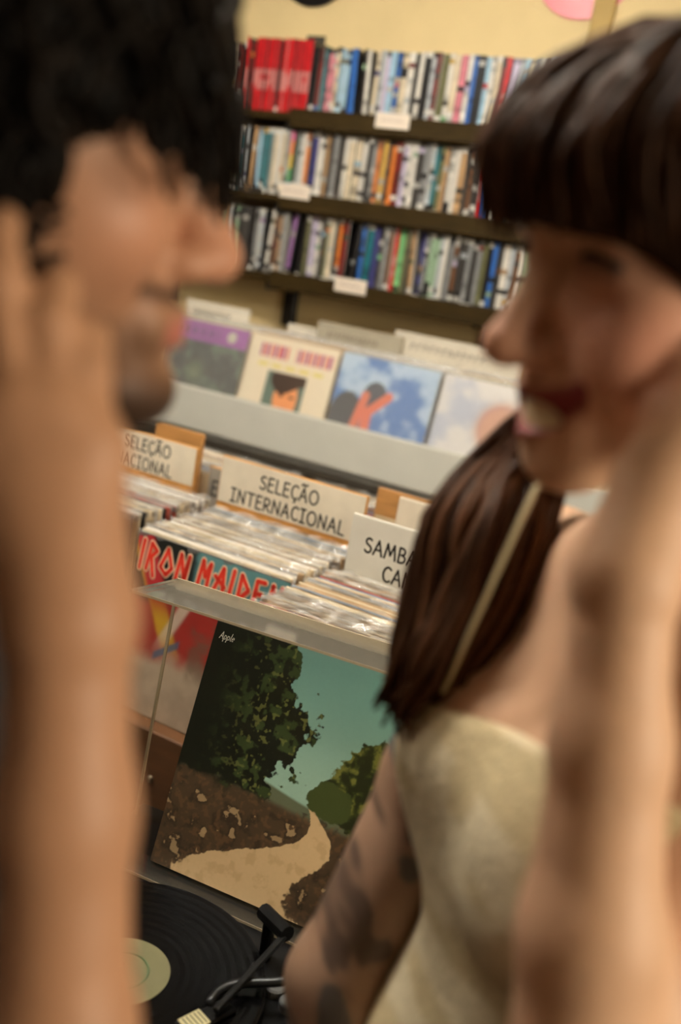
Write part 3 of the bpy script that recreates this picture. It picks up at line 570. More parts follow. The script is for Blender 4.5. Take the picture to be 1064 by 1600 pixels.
# --- album leaning in the lid: generic landscape print in the same colours
def cov_album(u, v):
    sh = u.shape + (3,); n1 = fbm(u, v, 7, 70, 5); n2 = fbm(u, v, 26, 80, 4); n3 = fbm(u, v, 60, 85, 2)
    C = mixc(np.broadcast_to(np.array(L(112, 158, 150)), sh), L(148, 184, 168), sstep(.9, .45, v))
    C = mixc(C, L(170, 196, 178), sstep(.45, .9, fbm(u, v, 3, 90)) * .12)
    # low hills and fields below the horizon
    C = mixc(C, L(96, 104, 82), sstep(.455, .44, v - .03 * np.sin(u * 7)))
    C = mixc(C, L(74, 60, 44), sstep(.41, .38, v - .02 * np.sin(u * 5 + 1)))
    gr = (v < .40); C = mixc(C, L(52, 42, 32), gr * sstep(.45, .62, n2) * .8); C = mixc(C, L(112, 84, 56), gr * sstep(.55, .75, n3) * .45)
    # pale sandy track that winds down from the hills
    dn = np.clip(.42 - v, 0, 1); cx = .60 - .30 * dn * 1.3 + .10 * np.sin(dn * 13); wd = .012 + dn ** 1.3 * .85; rd = sstep(1.0, .94, np.abs(u - cx) / wd + (n2 - .5) * .3 + (n3 - .5) * .15) * (v < .42)
    C = mixc(C, L(206, 178, 136), rd); C = mixc(C, L(178, 148, 108), rd * sstep(.5, .7, n2) * .5)
    st = sstep(.66, .70, n2) * (v < .34) * (1 - rd); C = mixc(C, L(178, 152, 114), st * .7)
    # big dark trees on one side, a round olive tree on the other
    te = .50 - .30 * np.abs(v - .70) ** 1.0 - .08 * sstep(.9, 1, v) + (n1 - .5) * .26 + (n2 - .5) * .16; tl = sstep(.0, .012, te - u) * sstep(.385, .41, v + (n2 - .5) * .05)
    C = mixc(C, L(18, 24, 16), tl); C = mixc(C, L(58, 74, 40), tl * sstep(.54, .66, n2) * sstep(.04, .3, u) * .8); C = mixc(C, L(112, 118, 64), tl * sstep(.66, .78, n3) * sstep(.05, .4, u) * .7)
    d = np.hypot((u - .86) / .22, (v - .57) / .19) + (n1 - .5) * .5 + (n2 - .5) * .4; tr_ = sstep(1.02, .97, d) * (v > .36); C = mixc(C, L(62, 72, 32), tr_); C = mixc(C, L(120, 122, 58), tr_ * sstep(.5, .65, n2) * .8); C = mixc(C, L(28, 32, 18), tr_ * sstep(.56, .4, n2) * .8)
    C = mixc(C, L(54, 40, 28), (np.abs(u - .87 - .02 * np.sin(v * 20)) < .012) & (v < .44) & (v > .34))
    d2 = np.hypot((u - .66) / .10, (v - .47) / .07) + (n2 - .5) * .6; C = mixc(C, L(66, 78, 40), sstep(1.02, .95, d2))
    return C
AO = np.array([-.6629, .8833, .7665]); AL = .3237
ab = root('album_cover', AO + ex * SL / 2, 'LP with a tree-lined landscape cover under teal sky leaning inside the clear lid', 'record', None, (-AL, 0, DEL))
MB().bbox((-SL / 2, 0, 0), (SL / 2, .004, SL), .0008, L(34, 36, 30)).obj('sleeve', paper, ab)
print_mesh(330, SL - .0012, SL - .0012, cov_album).obj('cover_print', mat('album_print', None, .38, .02, 200, attr=True), ab, (0, 0, 0), False, (np.eye(3), (-SL / 2 + .0006, -.0003, .0006)))
g = MB(); text_mesh(g, 'Apple', -SL / 2 + .009, SL - .0215, .009, .00042, -.0006, L(214, 212, 200), gap=.08, slant=.25, xs=.85); g.obj('lettering', ink, ab)

# ================================================================== PEOPLE (distance fields turned into one skin each)
class Field:
    def __init__(s, xs, ys, zs):
        s.g = [np.asarray(a, np.float32) for a in (xs, ys, zs)]; s.D = np.full([len(a) for a in s.g], .06, np.float32)
    def _sub(s, lo, hi):
        sl = [slice(max(0, int(np.searchsorted(a, l)) - 1), int(np.searchsorted(a, h)) + 1) for a, l, h in zip(s.g, lo, hi)]
        return tuple(sl), [a[q] for a, q in zip(s.g, sl)]
    def _put(s, sl, d, k, op):
        A = s.D[sl]
        if op == 'u': h = np.maximum(k - np.abs(A - d), 0) / max(k, 1e-6); s.D[sl] = np.minimum(A, d) - h * h * k * .25
        else: d = -d; h = np.maximum(k - np.abs(A - d), 0) / max(k, 1e-6); s.D[sl] = np.maximum(A, d) + h * h * k * .25
    def cone(s, a, b, r1, r2, k=.012, op='u'):
        a = np.asarray(a, float); b = np.asarray(b, float); R = max(r1, r2) + .04; sl, (x, y, z) = s._sub(np.minimum(a, b) - R, np.maximum(a, b) + R)
        if min(len(x), len(y), len(z)) == 0: return s
        x = x[:, None, None]; y = y[None, :, None]; z = z[None, None, :]; ba = b - a; L2 = max(float(ba @ ba), 1e-9)
        t = np.clip(((x - a[0]) * ba[0] + (y - a[1]) * ba[1] + (z - a[2]) * ba[2]) / L2, 0, 1)
        d = np.sqrt((x - a[0] - t * ba[0]) ** 2 + (y - a[1] - t * ba[1]) ** 2 + (z - a[2] - t * ba[2]) ** 2) - (r1 + (r2 - r1) * t)
        s._put(sl, d.astype(np.float32), k, op); return s
    def chain(s, pts, rad, k=.012):
        for i in range(len(pts) - 1): s.cone(pts[i], pts[i + 1], rad[i], rad[i + 1], k)
        return s
    def ell(s, c, r, M=None, k=.012, op='u'):
        c = np.asarray(c, float); M = np.eye(3) if M is None else M; r = np.asarray(r, float); R = r.max() + .04; sl, (x, y, z) = s._sub(c - R, c + R)
        if min(len(x), len(y), len(z)) == 0: return s
        X = np.stack(np.broadcast_arrays((x - c[0])[:, None, None], (y - c[1])[None, :, None], (z - c[2])[None, None, :]), -1) @ M
        k0 = np.sqrt(((X / r) ** 2).sum(-1)); k1 = np.sqrt(((X / r ** 2) ** 2).sum(-1)) + 1e-6
        s._put(sl, (k0 * (k0 - 1) / k1).astype(np.float32), k, op); return s
    def nets(s):
        D = s.D; S = D < 0; cs = [(i, j, k) for i in (0, 1) for j in (0, 1) for k in (0, 1)]; n = np.array(D.shape) - 1
        cut = lambda A, c: A[c[0]:c[0] + n[0], c[1]:c[1] + n[1], c[2]:c[2] + n[2]]
        cnt = sum(cut(S, c).astype(np.int8) for c in cs); I = np.argwhere((cnt > 0) & (cnt < 8)); idm = np.full(n, -1, np.int64); idm[tuple(I.T)] = np.arange(len(I))
        val = np.stack([D[I[:, 0] + c[0], I[:, 1] + c[1], I[:, 2] + c[2]] for c in cs], 1); pos = np.stack([np.stack([s.g[q][I[:, q] + c[q]] for q in range(3)], 1) for c in cs], 1)
        acc = np.zeros((len(I), 3)); num = np.zeros(len(I))
        for a in range(8):
            for b in range(a + 1, 8):
                if sum(abs(cs[a][q] - cs[b][q]) for q in range(3)) != 1: continue
                m = (val[:, a] < 0) != (val[:, b] < 0); t = val[m, a] / (val[m, a] - val[m, b]); acc[m] += pos[m, a] + t[:, None] * (pos[m, b] - pos[m, a]); num[m] += 1
        V = acc / num[:, None]; Q = []
        for ax in range(3):
            o1, o2 = [(1, 2), (2, 0), (0, 1)][ax]; e = [0, 0, 0]; e[ax] = 1
            A = S[:n[0] + 1 - e[0], :n[1] + 1 - e[1], :n[2] + 1 - e[2]]; B = S[e[0]:, e[1]:, e[2]:]; E_ = np.argwhere(A != B); ok = (E_[:, o1] > 0) & (E_[:, o2] > 0) & (E_[:, o1] < n[o1]) & (E_[:, o2] < n[o2]); E_ = E_[ok]
            cell = lambda d1, d2: idm[tuple((E_ - np.eye(3, dtype=int)[o1] * d1 - np.eye(3, dtype=int)[o2] * d2).T)]
            q = np.stack([cell(1, 1), cell(0, 1), cell(0, 0), cell(1, 0)], 1); fl = ~A[tuple(E_.T)]; q[fl] = q[fl][:, ::-1]; Q.append(q)
        return V, np.concatenate(Q)
def skin_mesh(name, V, Q, C, m, parent, loc):
    me = bpy.data.meshes.new(name); V = V - np.asarray(loc); me.vertices.add(len(V)); me.vertices.foreach_set('co', V.astype(np.float32).ravel())
    me.loops.add(Q.size); me.loops.foreach_set('vertex_index', Q.astype(np.int32).ravel()); me.polygons.add(len(Q)); me.polygons.foreach_set('loop_start', np.arange(0, Q.size, 4, dtype=np.int32))
    me.polygons.foreach_set('use_smooth', np.ones(len(Q), bool)); me.update(calc_edges=True); me.validate()
    at = me.color_attributes.new('Col', 'FLOAT_COLOR', 'POINT'); C4 = np.ones((len(V), 4), np.float32); C4[:, :3] = C; at.data.foreach_set('color', C4.ravel())
    me.materials.append(m); return link(name, me, parent, loc)
def grid(lo, hi, fine, coarse, zf):
    """axis samples: fine spacing above zf, coarser below"""
    a = np.arange(lo, zf, coarse); return np.concatenate([a, np.arange(zf, hi, fine)])
skinm = mat('skin', None, .5, .04, 50, .04, attr=True, spec=.35); SP = skinm.node_tree.nodes['Principled BSDF']
SP.inputs['Subsurface Weight'].default_value = .05; SP.inputs['Subsurface Radius'].default_value = (.012, .005, .003); SP.inputs['Subsurface Scale'].default_value = .5
hairm = mat('hair', None, .55, .2, 120, attr=True, spec=.09)
def rotzy(h, p, r=0):
    h, p, r = (math.radians(q) for q in (h, p, r)); Rz = np.array([[math.cos(h), -math.sin(h), 0], [math.sin(h), math.cos(h), 0], [0, 0, 1]]); Ry = np.array([[math.cos(p), 0, math.sin(p)], [0, 1, 0], [-math.sin(p), 0, math.cos(p)]]); Rx = np.array([[1, 0, 0], [0, math.cos(r), -math.sin(r)], [0, math.sin(r), math.cos(r)]])
    return Rz @ Ry @ Rx
def head(F, O, M, s, fem):
    w = lambda x, y, z: O + M @ (s * np.array([x, y, z])); e = lambda c, r, k=.012, op='u': F.ell(w(*c), np.array(r) * s, M, k, op); c = lambda a, b, r1, r2, k=.01, op='u': F.cone(w(*a), w(*b), r1 * s, r2 * s, k, op)
    e((-.008, 0, .016 if fem else .032), (.098, .077, .080 if fem else .090)); e((.028, 0, -.03), (.058, .060, .078), .03)
    jw = .046 if fem else .052
    for y in (-1, 1):
        c((-.005, y * jw, -.055), (.066, y * .014, -.100 if fem else -.104), .02, .015 if fem else .018, .025); e((.052, y * .043, -.036), (.028, .022, .024), .02)
        if fem: e((.062, y * .040, -.048), (.022, .020, .018), .018)
    e((.072 if fem else .082, 0, -.103 if fem else -.107), (.019, .021, .017), .018); c((.074, -.034, .016), (.074, .034, .016), .013, .013, .02); e((.055, 0, .042 if fem else .05), (.038, .056, .038 if fem else .045), .025)
    for y in (-1, 1): e((.099, y * .032, -.004), (.018, .019, .013), .016, 's'); e((.066, y * .031, -.004), (.0165, .018, .0135), .006)
    nt = .0105 if fem else .013
    c((.083, 0, .004), (.107, 0, -.040), .0075, nt, .012); e((.109, 0, -.043), (.0105, nt * 1.05, .0095), .008)
    al = .0072 if fem else .0085
    for y in (-1, 1): e((.093 if fem else .094, y * (.0105 if fem else .0125), -.047), (.0125, al, al), .009); e((.101, y * .007, -.055), (.005, .0035, .004), .002, 's')
    e((.079, 0, -.074), (.016, .030, .022), .012)                       # muzzle
    if fem:     # open smile
        for y in (-1, 1): c((.094, 0, -.0685), (.076, y * .035, -.060), .0052, .003, .004); c((.092, 0, -.0885), (.076, y * .034, -.063), .0062, .003, .004)
        e((.100, 0, -.0775), (.024, .029, .0082), .003, 's')
    else:
        c((.094, -.013, -.070), (.094, .013, -.070), .0052, .0052, .004); c((.093, -.012, -.079), (.093, .012, -.079), .0062, .0062, .004); c((.104, -.02, -.0745), (.104, .02, -.0745), .003, .003, .003, 's')
    for y in (-1, 1): e((-.012, y * .079, -.018), (.017, .008, .030), .006); e((-.006, y * .086, -.016), (.008, .006, .017), .004, 's')
    return w
def local(V, O, M, s): return (V - O) @ M / s
def hand(F, wrist, mcps, fingers, rad, thumb, k=.006):
    for m_ in mcps: F.cone(wrist, m_, .0195, .0125, .012)
    for i in range(3): F.cone(mcps[i], mcps[i + 1], .0115, .0115, .008)
    for m_, f in zip(mcps, fingers): F.chain([m_] + f, [rad * 1.12, rad * 1.05, rad * .95, rad * .8][:len(f) + 1], .004)
    F.chain(thumb, [.015, .0125, .0105, .009][:len(thumb)], .008)
def eyes(rt, loc, w, M, s, fem):
    for y in (-1, 1):
        c = w(.0705, y * .031, -.004); mb = MB(); mb.sphere((0, 0, 0), .0122 * s, 20); V = mb.v[0]; u = V / np.linalg.norm(V, axis=1)[:, None]; a = np.degrees(np.arccos(np.clip(u @ (M @ np.array([1, 0, 0])), -1, 1)))
        mb.c[0] = np.where((a < 14)[:, None], np.array(L(14, 10, 8)), np.where((a < 30)[:, None], np.array(L(70, 44, 26)), np.array(L(216, 206, 196))))
        mb.obj('eye', mat('eye_wet', None, .12, .02, attr=True), rt, loc, True, (np.eye(3), c))
        l = MB(); l.tube([w(.0845 - .10 * abs(q) ** 2 * .05 - abs(q - 0) * .004, y * (.031 + q * .016), .0035 - q * q * .005) for q in np.linspace(-1, 1, 9)], .0016 * s if not fem else .0024 * s, 5); l.obj('eyelashes', mat('lash', (12, 9, 8), .7), rt, loc, True)

# ---------------- the person with curly dark hair
def build_man():
    M = rotzy(48, 3); s = 1.12; O = P(368, 412, .515) - M @ (s * np.array([.119, 0, -.043])); fw = np.array([math.cos(math.radians(30)), math.sin(math.radians(30)), 0]); rt_ = np.array([fw[1], -fw[0], 0]); up = np.array([0, 0, 1.0])
    NB = O - up * .195 - fw * .075; hipc = np.array([NB[0] - fw[0] * .05, NB[1] - fw[1] * .05, .93]); FL = hipc * [1, 1, 0]; loc = tuple(FL)
    lo = np.minimum(NB, FL + [0, 0, 1]) - .42; hi = np.maximum(O, NB) + .36
    def new(zlo=0, zhi=1.76): return Field(np.arange(lo[0], hi[0], .0036), np.arange(lo[1], hi[1], .0036), grid(zlo, zhi, .0030, .008, 1.16))
    sh_n = NB + rt_ * .175 - up * .06; sh_f = NB - rt_ * .175 - up * .06; el_n = P(90, 1960, .375); wr_n = P(108, 965, .368)
    def torso(F, o=0.0):
        sp = [NB - up * .02, NB - up * .16 - fw * .005, NB - up * .32 - fw * .02, hipc]
        for a, b, r1, r2 in ((sp[0], sp[1], (.05, .10, .06), 0), ): pass
        M2 = rotzy(30, 0)
        for c, r in ((NB - up * .10, (.085, .15, .10)), (NB - up * .20 + fw * .005, (.108, .165, .13)), (NB - up * .33 - fw * .015, (.10, .15, .14)), (hipc + up * .03, (.108, .16, .13))): F.ell(c, np.array(r) + o, M2, .05)
        for sh in (sh_n, sh_f): F.cone(NB - up * .03, sh, .05 + o, .052 + o, .04)
    def legs(F, o=0.0):
        for q in (-1, 1):
            hp = hipc + rt_ * q * .085 - up * .05; kn = np.array([hp[0], hp[1], .50]) + fw * .02; an = np.array([hp[0], hp[1], .09]); F.cone(hp, kn, .085 + o, .056 + o, .02); F.cone(kn, an, .055 + o, .04 + o, .02)
    el_f = sh_f - up * .28 - fw * .03; wr_f = el_f - up * .25 + fw * .05
    F = new(); w = head(F, O, M, s, False)
    F.cone(w(-.025, 0, -.06), NB, .058, .062, .025); torso(F); legs(F)
    for q in (-1, 1): an = hipc * [1, 1, 0] + rt_ * q * .085; F.cone(an + up * .045 - fw * .03, an + up * .032 + fw * .14, .036, .03, .02)
    F.chain([sh_n, (sh_n + el_n) / 2, el_n], [.050, .042, .034], .02); mid = el_n + (wr_n - el_n) * .35; m3 = el_n + (wr_n - el_n) * .7; F.chain([el_n, mid, m3, wr_n], [.030, .0258, .0238, .0225], .015)
    F.chain([sh_f, el_f, wr_f], [.052, .042, .028], .02); F.ell(wr_f - up * .07 + fw * .01, (.02, .035, .075), rotzy(-60, 0), .015)
    for q in range(4): F.cone(wr_f - up * .11 + fw * (.024 - .016 * q), wr_f - up * (.175 - .008 * abs(q - 1)) + fw * (.022 - .015 * q) + rt_ * .012, .0095, .0078, .004)
    F.cone(wr_f - up * .05 + fw * .02, wr_f - up * .12 + fw * .055, .012, .009, .008)
    mc = [P(-40, 665, 0.368), P(28, 640, 0.366), P(90, 652, 0.368), P(146, 700, 0.371)]
    fg = [[P(-55, 470, 0.371), P(-50, 385, 0.380), P(-40, 345, 0.389)], [P(2, 440, 0.370), P(5, 360, 0.380), P(15, 325, 0.388)], [P(80, 505, 0.372), P(90, 455, 0.382), P(98, 440, 0.389)], [P(136, 585, 0.375), P(140, 535, 0.383), P(140, 520, 0.389)]]
    hand(F, wr_n, mc, fg, .0084, [P(60, 900, 0.370), P(-40, 800, 0.371), P(-95, 680, 0.375), P(-110, 590, 0.384)])
    V, Q = F.nets(); q = local(V, O, M, s); x, y, z = q.T; base = np.array(L(176, 131, 100)); C = np.tile(base, (len(V), 1)); hd_ = (z > -.15) & (np.abs(y) < .1) & (np.abs(x) < .14)
    C = mixc(C, L(206, 134, 112), hd_ * (np.exp(-((x - .11) ** 2 + y ** 2 + (z + .04) ** 2) / .0006) + np.exp(-((x - .06) ** 2 + (np.abs(y) - .045) ** 2 + (z + .035) ** 2) / .0008)).clip(0, 1) * .35)
    bd = hd_ * (sstep(-.055, -.085, z + (x - .05) * .10) * sstep(-.03, .0, x) * (1 - np.exp(-((x - .09) ** 2 / .0008 + y ** 2 / .0003 + (z + .088) ** 2 / .0001)))); C = mixc(C, L(72, 50, 36), bd * .8); C = mixc(C, L(52, 36, 26), hd_ * sstep(-.095, -.112, z) * sstep(-.145, -.128, z) * sstep(-.015, .015, x) * .9)
    C = mixc(C, L(46, 32, 24), hd_ * (x > .07) * np.exp(-((z + .0625 - .06 * y * y / .02) / .0052) ** 2) * (np.abs(y) < .034) * .85)
    C = mixc(C, L(178, 104, 92), hd_ * (x > .082) * (np.abs(y) < .022) * (np.exp(-((z + .077) / .0065) ** 4)) * .75)
    C = mixc(C, L(30, 20, 15), hd_ * (x > .055) * np.exp(-((z - .018 - .1 * (.03 - np.abs(y)) * .2) / .0045) ** 2) * (np.abs(y) > .012) * (np.abs(y) < .052) * .9)
    rt = root('person', loc, 'person with curly dark hair and stubble in profile, hand raised to the ear', 'person', 'people face to face')
    skin_mesh('body', V, Q, C, skinm, rt, loc)
    T = new(.8, 1.45); torso(T, .006); hs_ = sh_n + (el_n - sh_n) * .55; T.chain([sh_n, hs_], [.060, .058], .02); T.chain([sh_f, sh_f + (el_f - sh_f) * .6], [.060, .056], .02); T.ell(NB + up * .075, (.075, .075, .075), None, .01, 's')
    V, Q = T.nets(); skin_mesh('shirt', V, Q, np.tile(np.array(L(26, 25, 26)), (len(V), 1)), mat('shirt_cloth', None, .9, .15, 90, .1, attr=True), rt, loc)
    T = new(.05, 1.0); legs(T, .012); T.ell(hipc + up * .0, (.115, .168, .11), rotzy(30, 0), .04); V, Q = T.nets(); skin_mesh('trousers', V, Q, np.tile(np.array(L(38, 42, 54)), (len(V), 1)), mat('shirt_cloth', None), rt, loc)
    for q_ in (-1, 1):
        an = hipc * [1, 1, 0] + rt_ * q_ * .085; T = Field(np.arange(an[0] - .3, an[0] + .3, .007), np.arange(an[1] - .3, an[1] + .3, .007), np.arange(-.02, .2, .007)); T.cone(an + up * .05 - fw * .03, an + up * .042 + fw * .15, .048, .040, .03); T.cone(an + up * .05 - fw * .01, an + up * .11, .05, .05, .02); T.D = np.maximum(T.D, (.004 - T.g[2])[None, None, :])
        V, Q = T.nets(); skin_mesh('shoe', V, Q, np.tile(np.array(L(28, 26, 25)), (len(V), 1)), mat('shirt_cloth', None), rt, loc)
    eyes(rt, loc, w, M, s, False)
    # hair: a mass of clumps plus loose curls
    r = np.random.default_rng(3); T = Field(np.arange(O[0] - .2, O[0] + .2, .0045), np.arange(O[1] - .2, O[1] + .2, .0045), np.arange(O[2] - .14, O[2] + .24, .0045)); T.ell(w(-.016, 0, .046), np.array((.104, .087, .096)) * s, M, .01)
    T.ell(w(.085, 0, -.035), np.array((.06, .085, .062)) * s, M, .01, 's')
    roots = []
    while len(roots) < 1000:
        d = r.normal(size=3); d /= np.linalg.norm(d); p = np.array((-.012, 0, .040)) + d * np.array((.104, .086, .094))
        if p[0] > .030 and p[2] < .040: continue
        if p[0] > -.02 and p[2] < -.035: continue
        if p[2] < -.085: continue
        roots.append((p, d))
    for i in range(260):
        yy = r.uniform(-.08, .08); zz_ = r.uniform(.0 if abs(yy) < .055 else .03, .105); T.ell(w(.089 - .045 * (yy / .08) ** 2 - .35 * max(0, zz_ - .06) + r.uniform(-.005, .005), yy, zz_), np.full(3, r.uniform(.006, .011)) * s, M, .005)
    for i in range(120):
        zz_ = r.uniform(-.055, .06); xx_ = r.uniform(-.07, .045 + zz_ * .35); T.ell(w(xx_, -.086 + max(0, xx_) * .3 + r.uniform(-.008, .004), zz_), np.full(3, r.uniform(.007, .012)) * s, M, .005)
    for p, d in roots[:420]: c_ = p + d * r.uniform(.002, .014) * (.1 if p[0] > .02 else 1); T.ell(w(*c_), np.full(3, r.uniform(.007, .011)) * s, M, .005)
    V, Q = T.nets(); hm = skin_mesh('hair', V, Q, np.array(L(11, 9, 7)) * r.uniform(.7, 1.4, (len(V), 1)), hairm, rt, loc)
    cu = MB()
    for i in range(150):
        yy = r.uniform(-.075, .075); zz_ = r.uniform(.03, .1); roots.append((np.array((.085 - .045 * (yy / .08) ** 2 - .35 * max(0, zz_ - .06), yy, zz_)), np.array((.6, yy * 8, .5))))
    for p, d in roots:
        n_ = d / np.array((.104, .086, .094)); n_ /= np.linalg.norm(n_); fr = p[0] > .03; ln = r.uniform(.04, .075) if fr else r.uniform(.035, .06); hr = r.uniform(.005, .010); ph = r.uniform(0, 6.3); tn_ = r.uniform(1.3, 2.6); a_ = np.cross(n_, (.3, .8, .5)); a_ /= np.linalg.norm(a_); b_ = np.cross(n_, a_); dr = np.array((.05 if fr else 0, r.normal(0, .3), -1.0)); pts = []
        for t in np.linspace(0, 1, 20):
            ax = p + n_ * ln * (t - .45 * t * t) * (.42 if fr else .9) + dr * ln * (.95 if fr else .55) * t * t; pts.append(w(*(ax + hr * (.3 + .7 * t) * (np.cos(ph + tn_ * 6.28 * t) * a_ + np.sin(ph + tn_ * 6.28 * t) * b_))))
        cu.tube(pts, np.linspace(.0036, .0018, 20) * s, 4, np.array(L(18, 13, 9)) * r.uniform(.5, 1.8))
    cu.obj('curls', hairm, hm, loc, True)
build_man()

# ---------------- the smiling person with a fringe
def build_woman():
    M = rotzy(227, 9, -2); s = 1.07; O = P(757, 542, .53) - M @ (s * np.array([.1195, 0, -.043])); hd = math.radians(226); fw = np.array([math.cos(hd), math.sin(hd), 0]); rt_ = np.array([fw[1], -fw[0], 0]); up = np.array([0, 0, 1.0])
    NB = O - up * .175 - fw * .035; hipc = np.array([NB[0] - fw[0] * .00, NB[1] - fw[1] * .00, .90]); FL = hipc * [1, 1, 0]; loc = tuple(FL)
    lo = np.minimum(NB, FL + [0, 0, 1]) - .34; hi = np.maximum(O, NB) + .32
    def new(zlo=0, zhi=1.72): return Field(np.arange(lo[0], hi[0], .0036), np.arange(lo[1], hi[1], .0036), grid(zlo, zhi, .0030, .008, 1.0))
    sh_f = NB + rt_ * .150 - up * .062; sh_n = P(1290, 1060, .60); el_n = P(893, 1760, .47); wr_n = P(980, 905, .47); el_f = P(524, 1530, .75); wr_f = P(530, 1980, .70)
    M2 = rotzy(226, 0)
    def torso(F, o=0.0, bust=True):
        for c, r in ((NB - up * .085, (.062, .125, .085)), (NB - up * .17, (.082, .130, .11)), (NB - up * .31, (.078, .118, .12)), (hipc + up * .02, (.10, .150, .13))): F.ell(c, np.array(r) + o, M2, .05)
        if bust:
            for q in (-1, 1): F.ell(NB - up * .178 + fw * .072 + rt_ * q * .064, np.array((.050, .060, .062)) + o, M2, .05)
    def legs(F, o=0.0):
        for q in (-1, 1):
            hp = hipc + rt_ * q * .08 - up * .06; kn = np.array([hp[0], hp[1], .48]); an = np.array([hp[0], hp[1], .08]); F.cone(hp, kn, .082 + o, .052 + o, .02); F.cone(kn, an, .05 + o, .034 + o, .02)
    F = new(); w = head(F, O, M, s, True); F.cone(w(-.03, 0, -.055), NB, .048, .052, .025); torso(F); legs(F)
    for sh in (sh_n, sh_f): F.cone(NB - up * .02, sh, .035, .043, .035)
    for q in (-1, 1): an = hipc * [1, 1, 0] + rt_ * q * .08; F.cone(an + up * .04 - fw * .03, an + up * .028 + fw * .12, .032, .026, .02)
    F.chain([sh_n, (sh_n + el_n) / 2, el_n], [.045, .040, .034], .02); F.chain([el_n, el_n + (wr_n - el_n) * .35, el_n + (wr_n - el_n) * .7, wr_n], [.034, .0325, .0262, .0228], .015)
    F.chain([sh_f, (sh_f + el_f) / 2, el_f], [.045, .041, .035], .02); F.chain([el_f, el_f + (wr_f - el_f) * .35, wr_f], [.036, .034, .024], .015)
    dn = (wr_f - el_f) / np.linalg.norm(wr_f - el_f); F.ell(wr_f + dn * .06, (.034, .018, .065), rotzy(226, 0), .015)
    for q in range(4): F.cone(wr_f + dn * .10 + fw * (.024 - .016 * q), wr_f + dn * (.165 - .008 * abs(q - 1)) + fw * (.02 - .014 * q) - rt_ * .012, .0088, .0072, .004)
    F.cone(wr_f + dn * .04 + fw * .02, wr_f + dn * .10 + fw * .05, .011, .0085, .008)
    mc = [P(1100, 725, .474), P(1066, 705, .470), P(1030, 718, .474), P(1000, 750, .480)]
    fg = [[P(1150, 570, .482), P(1165, 490, .505), P(1160, 455, .525)], [P(1110, 545, .480), P(1130, 460, .505), P(1130, 425, .525)], [P(1068, 572, .484), P(1095, 505, .505), P(1105, 480, .525)], [P(1030, 630, .488), P(1055, 575, .508), P(1068, 555, .525)]]
    hand(F, wr_n, mc, fg, .0080, [P(1030, 870, .470), P(1110, 810, .472), P(1160, 730, .485), P(1170, 650, .50)])
    V, Q = F.nets(); q = local(V, O, M, s); x, y, z = q.T; C = np.tile(np.array(L(212, 170, 138)), (len(V), 1)); hd_ = (z > -.15) & (np.abs(y) < .1) & (np.abs(x) < .14)
    C = mixc(C, L(222, 138, 120), hd_ * np.exp(-((x - .062) ** 2 + (np.abs(y) - .047) ** 2 + (z + .036) ** 2) / .0011) * .65); C = mixc(C, L(216, 144, 122), hd_ * np.exp(-((x - .11) ** 2 + y ** 2 + (z + .042) ** 2) / .0004) * .5)
    lip = hd_ * (x > .072) * (np.abs(y) < .039) * np.exp(-((z + .0775 - 14 * y * y) / (.0138 * np.sqrt(np.clip(1 - (y / .039) ** 2, .02, 1)))) ** 8); C = mixc(C, L(132, 34, 44), lip * .95)
    C = mixc(C, L(56, 36, 28), hd_ * (x > .055) * np.exp(-((z - .018) / .004) ** 2) * (np.abs(y) > .012) * (np.abs(y) < .05) * .8)
    C = mixc(C, L(92, 56, 46), hd_ * (x > .05) * np.exp(-((z + .001) / .006) ** 2 - ((np.abs(y) - .033) / .02) ** 4) * .6)
    # far arm: dark wash painted in as shade, then inked patterns over it
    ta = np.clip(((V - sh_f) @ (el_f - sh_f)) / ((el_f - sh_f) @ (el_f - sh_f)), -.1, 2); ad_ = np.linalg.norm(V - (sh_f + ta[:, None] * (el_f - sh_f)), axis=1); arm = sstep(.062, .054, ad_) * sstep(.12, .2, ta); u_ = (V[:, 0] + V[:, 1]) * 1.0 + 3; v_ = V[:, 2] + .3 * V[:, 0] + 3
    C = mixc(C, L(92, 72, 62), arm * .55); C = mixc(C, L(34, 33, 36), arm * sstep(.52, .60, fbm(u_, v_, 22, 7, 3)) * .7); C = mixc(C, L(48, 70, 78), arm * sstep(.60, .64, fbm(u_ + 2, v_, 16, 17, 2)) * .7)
    rt = root('person', loc, 'smiling person with brown fringe, long hair and cream camisole dress, tattooed arm lowered', 'person', 'people face to face')
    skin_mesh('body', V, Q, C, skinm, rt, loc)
    # teeth
    tm = MB()
    for row_, z0, z1 in ((0, -.0775, -.0685), (1, -.085, -.0778)):
        for i in range(-6, 6):
            a0, a1 = i * .0044, (i + 1) * .0044 - .0002; xx = lambda a: .0915 - a * a * 16; lift = lambda a: 6 * a * a
            tm.add([w(xx(a0), a0, z0 + lift(a0)), w(xx(a1), a1, z0 + lift(a1)), w(xx(a1), a1, z1 + lift(a1)), w(xx(a0), a0, z1 + lift(a0)), w(xx(a0) - .006, a0, z0 + lift(a0)), w(xx(a1) - .006, a1, z0 + lift(a1)), w(xx(a1) - .006, a1, z1 + lift(a1)), w(xx(a0) - .006, a0, z1 + lift(a0))], [(0, 1, 2, 3), (0, 4, 5, 1), (3, 2, 6, 7), (0, 3, 7, 4), (1, 5, 6, 2)])
    tm.obj('teeth', mat('teeth', (226, 210, 170), .3, .03), rt, loc); eyes(rt, loc, w, M, s, True)
    # dress: follows the torso, straight neckline, loose below the waist
    zn = P(700, 1080, .69)[2]
    T = new(.3, 1.4); torso(T, .007); T.cone(hipc + up * .05, hipc * [1, 1, 0] + up * .45, .135, .15, .05); T.cone(NB - up * .30, hipc, .10, .13, .06); legs(T, .016)
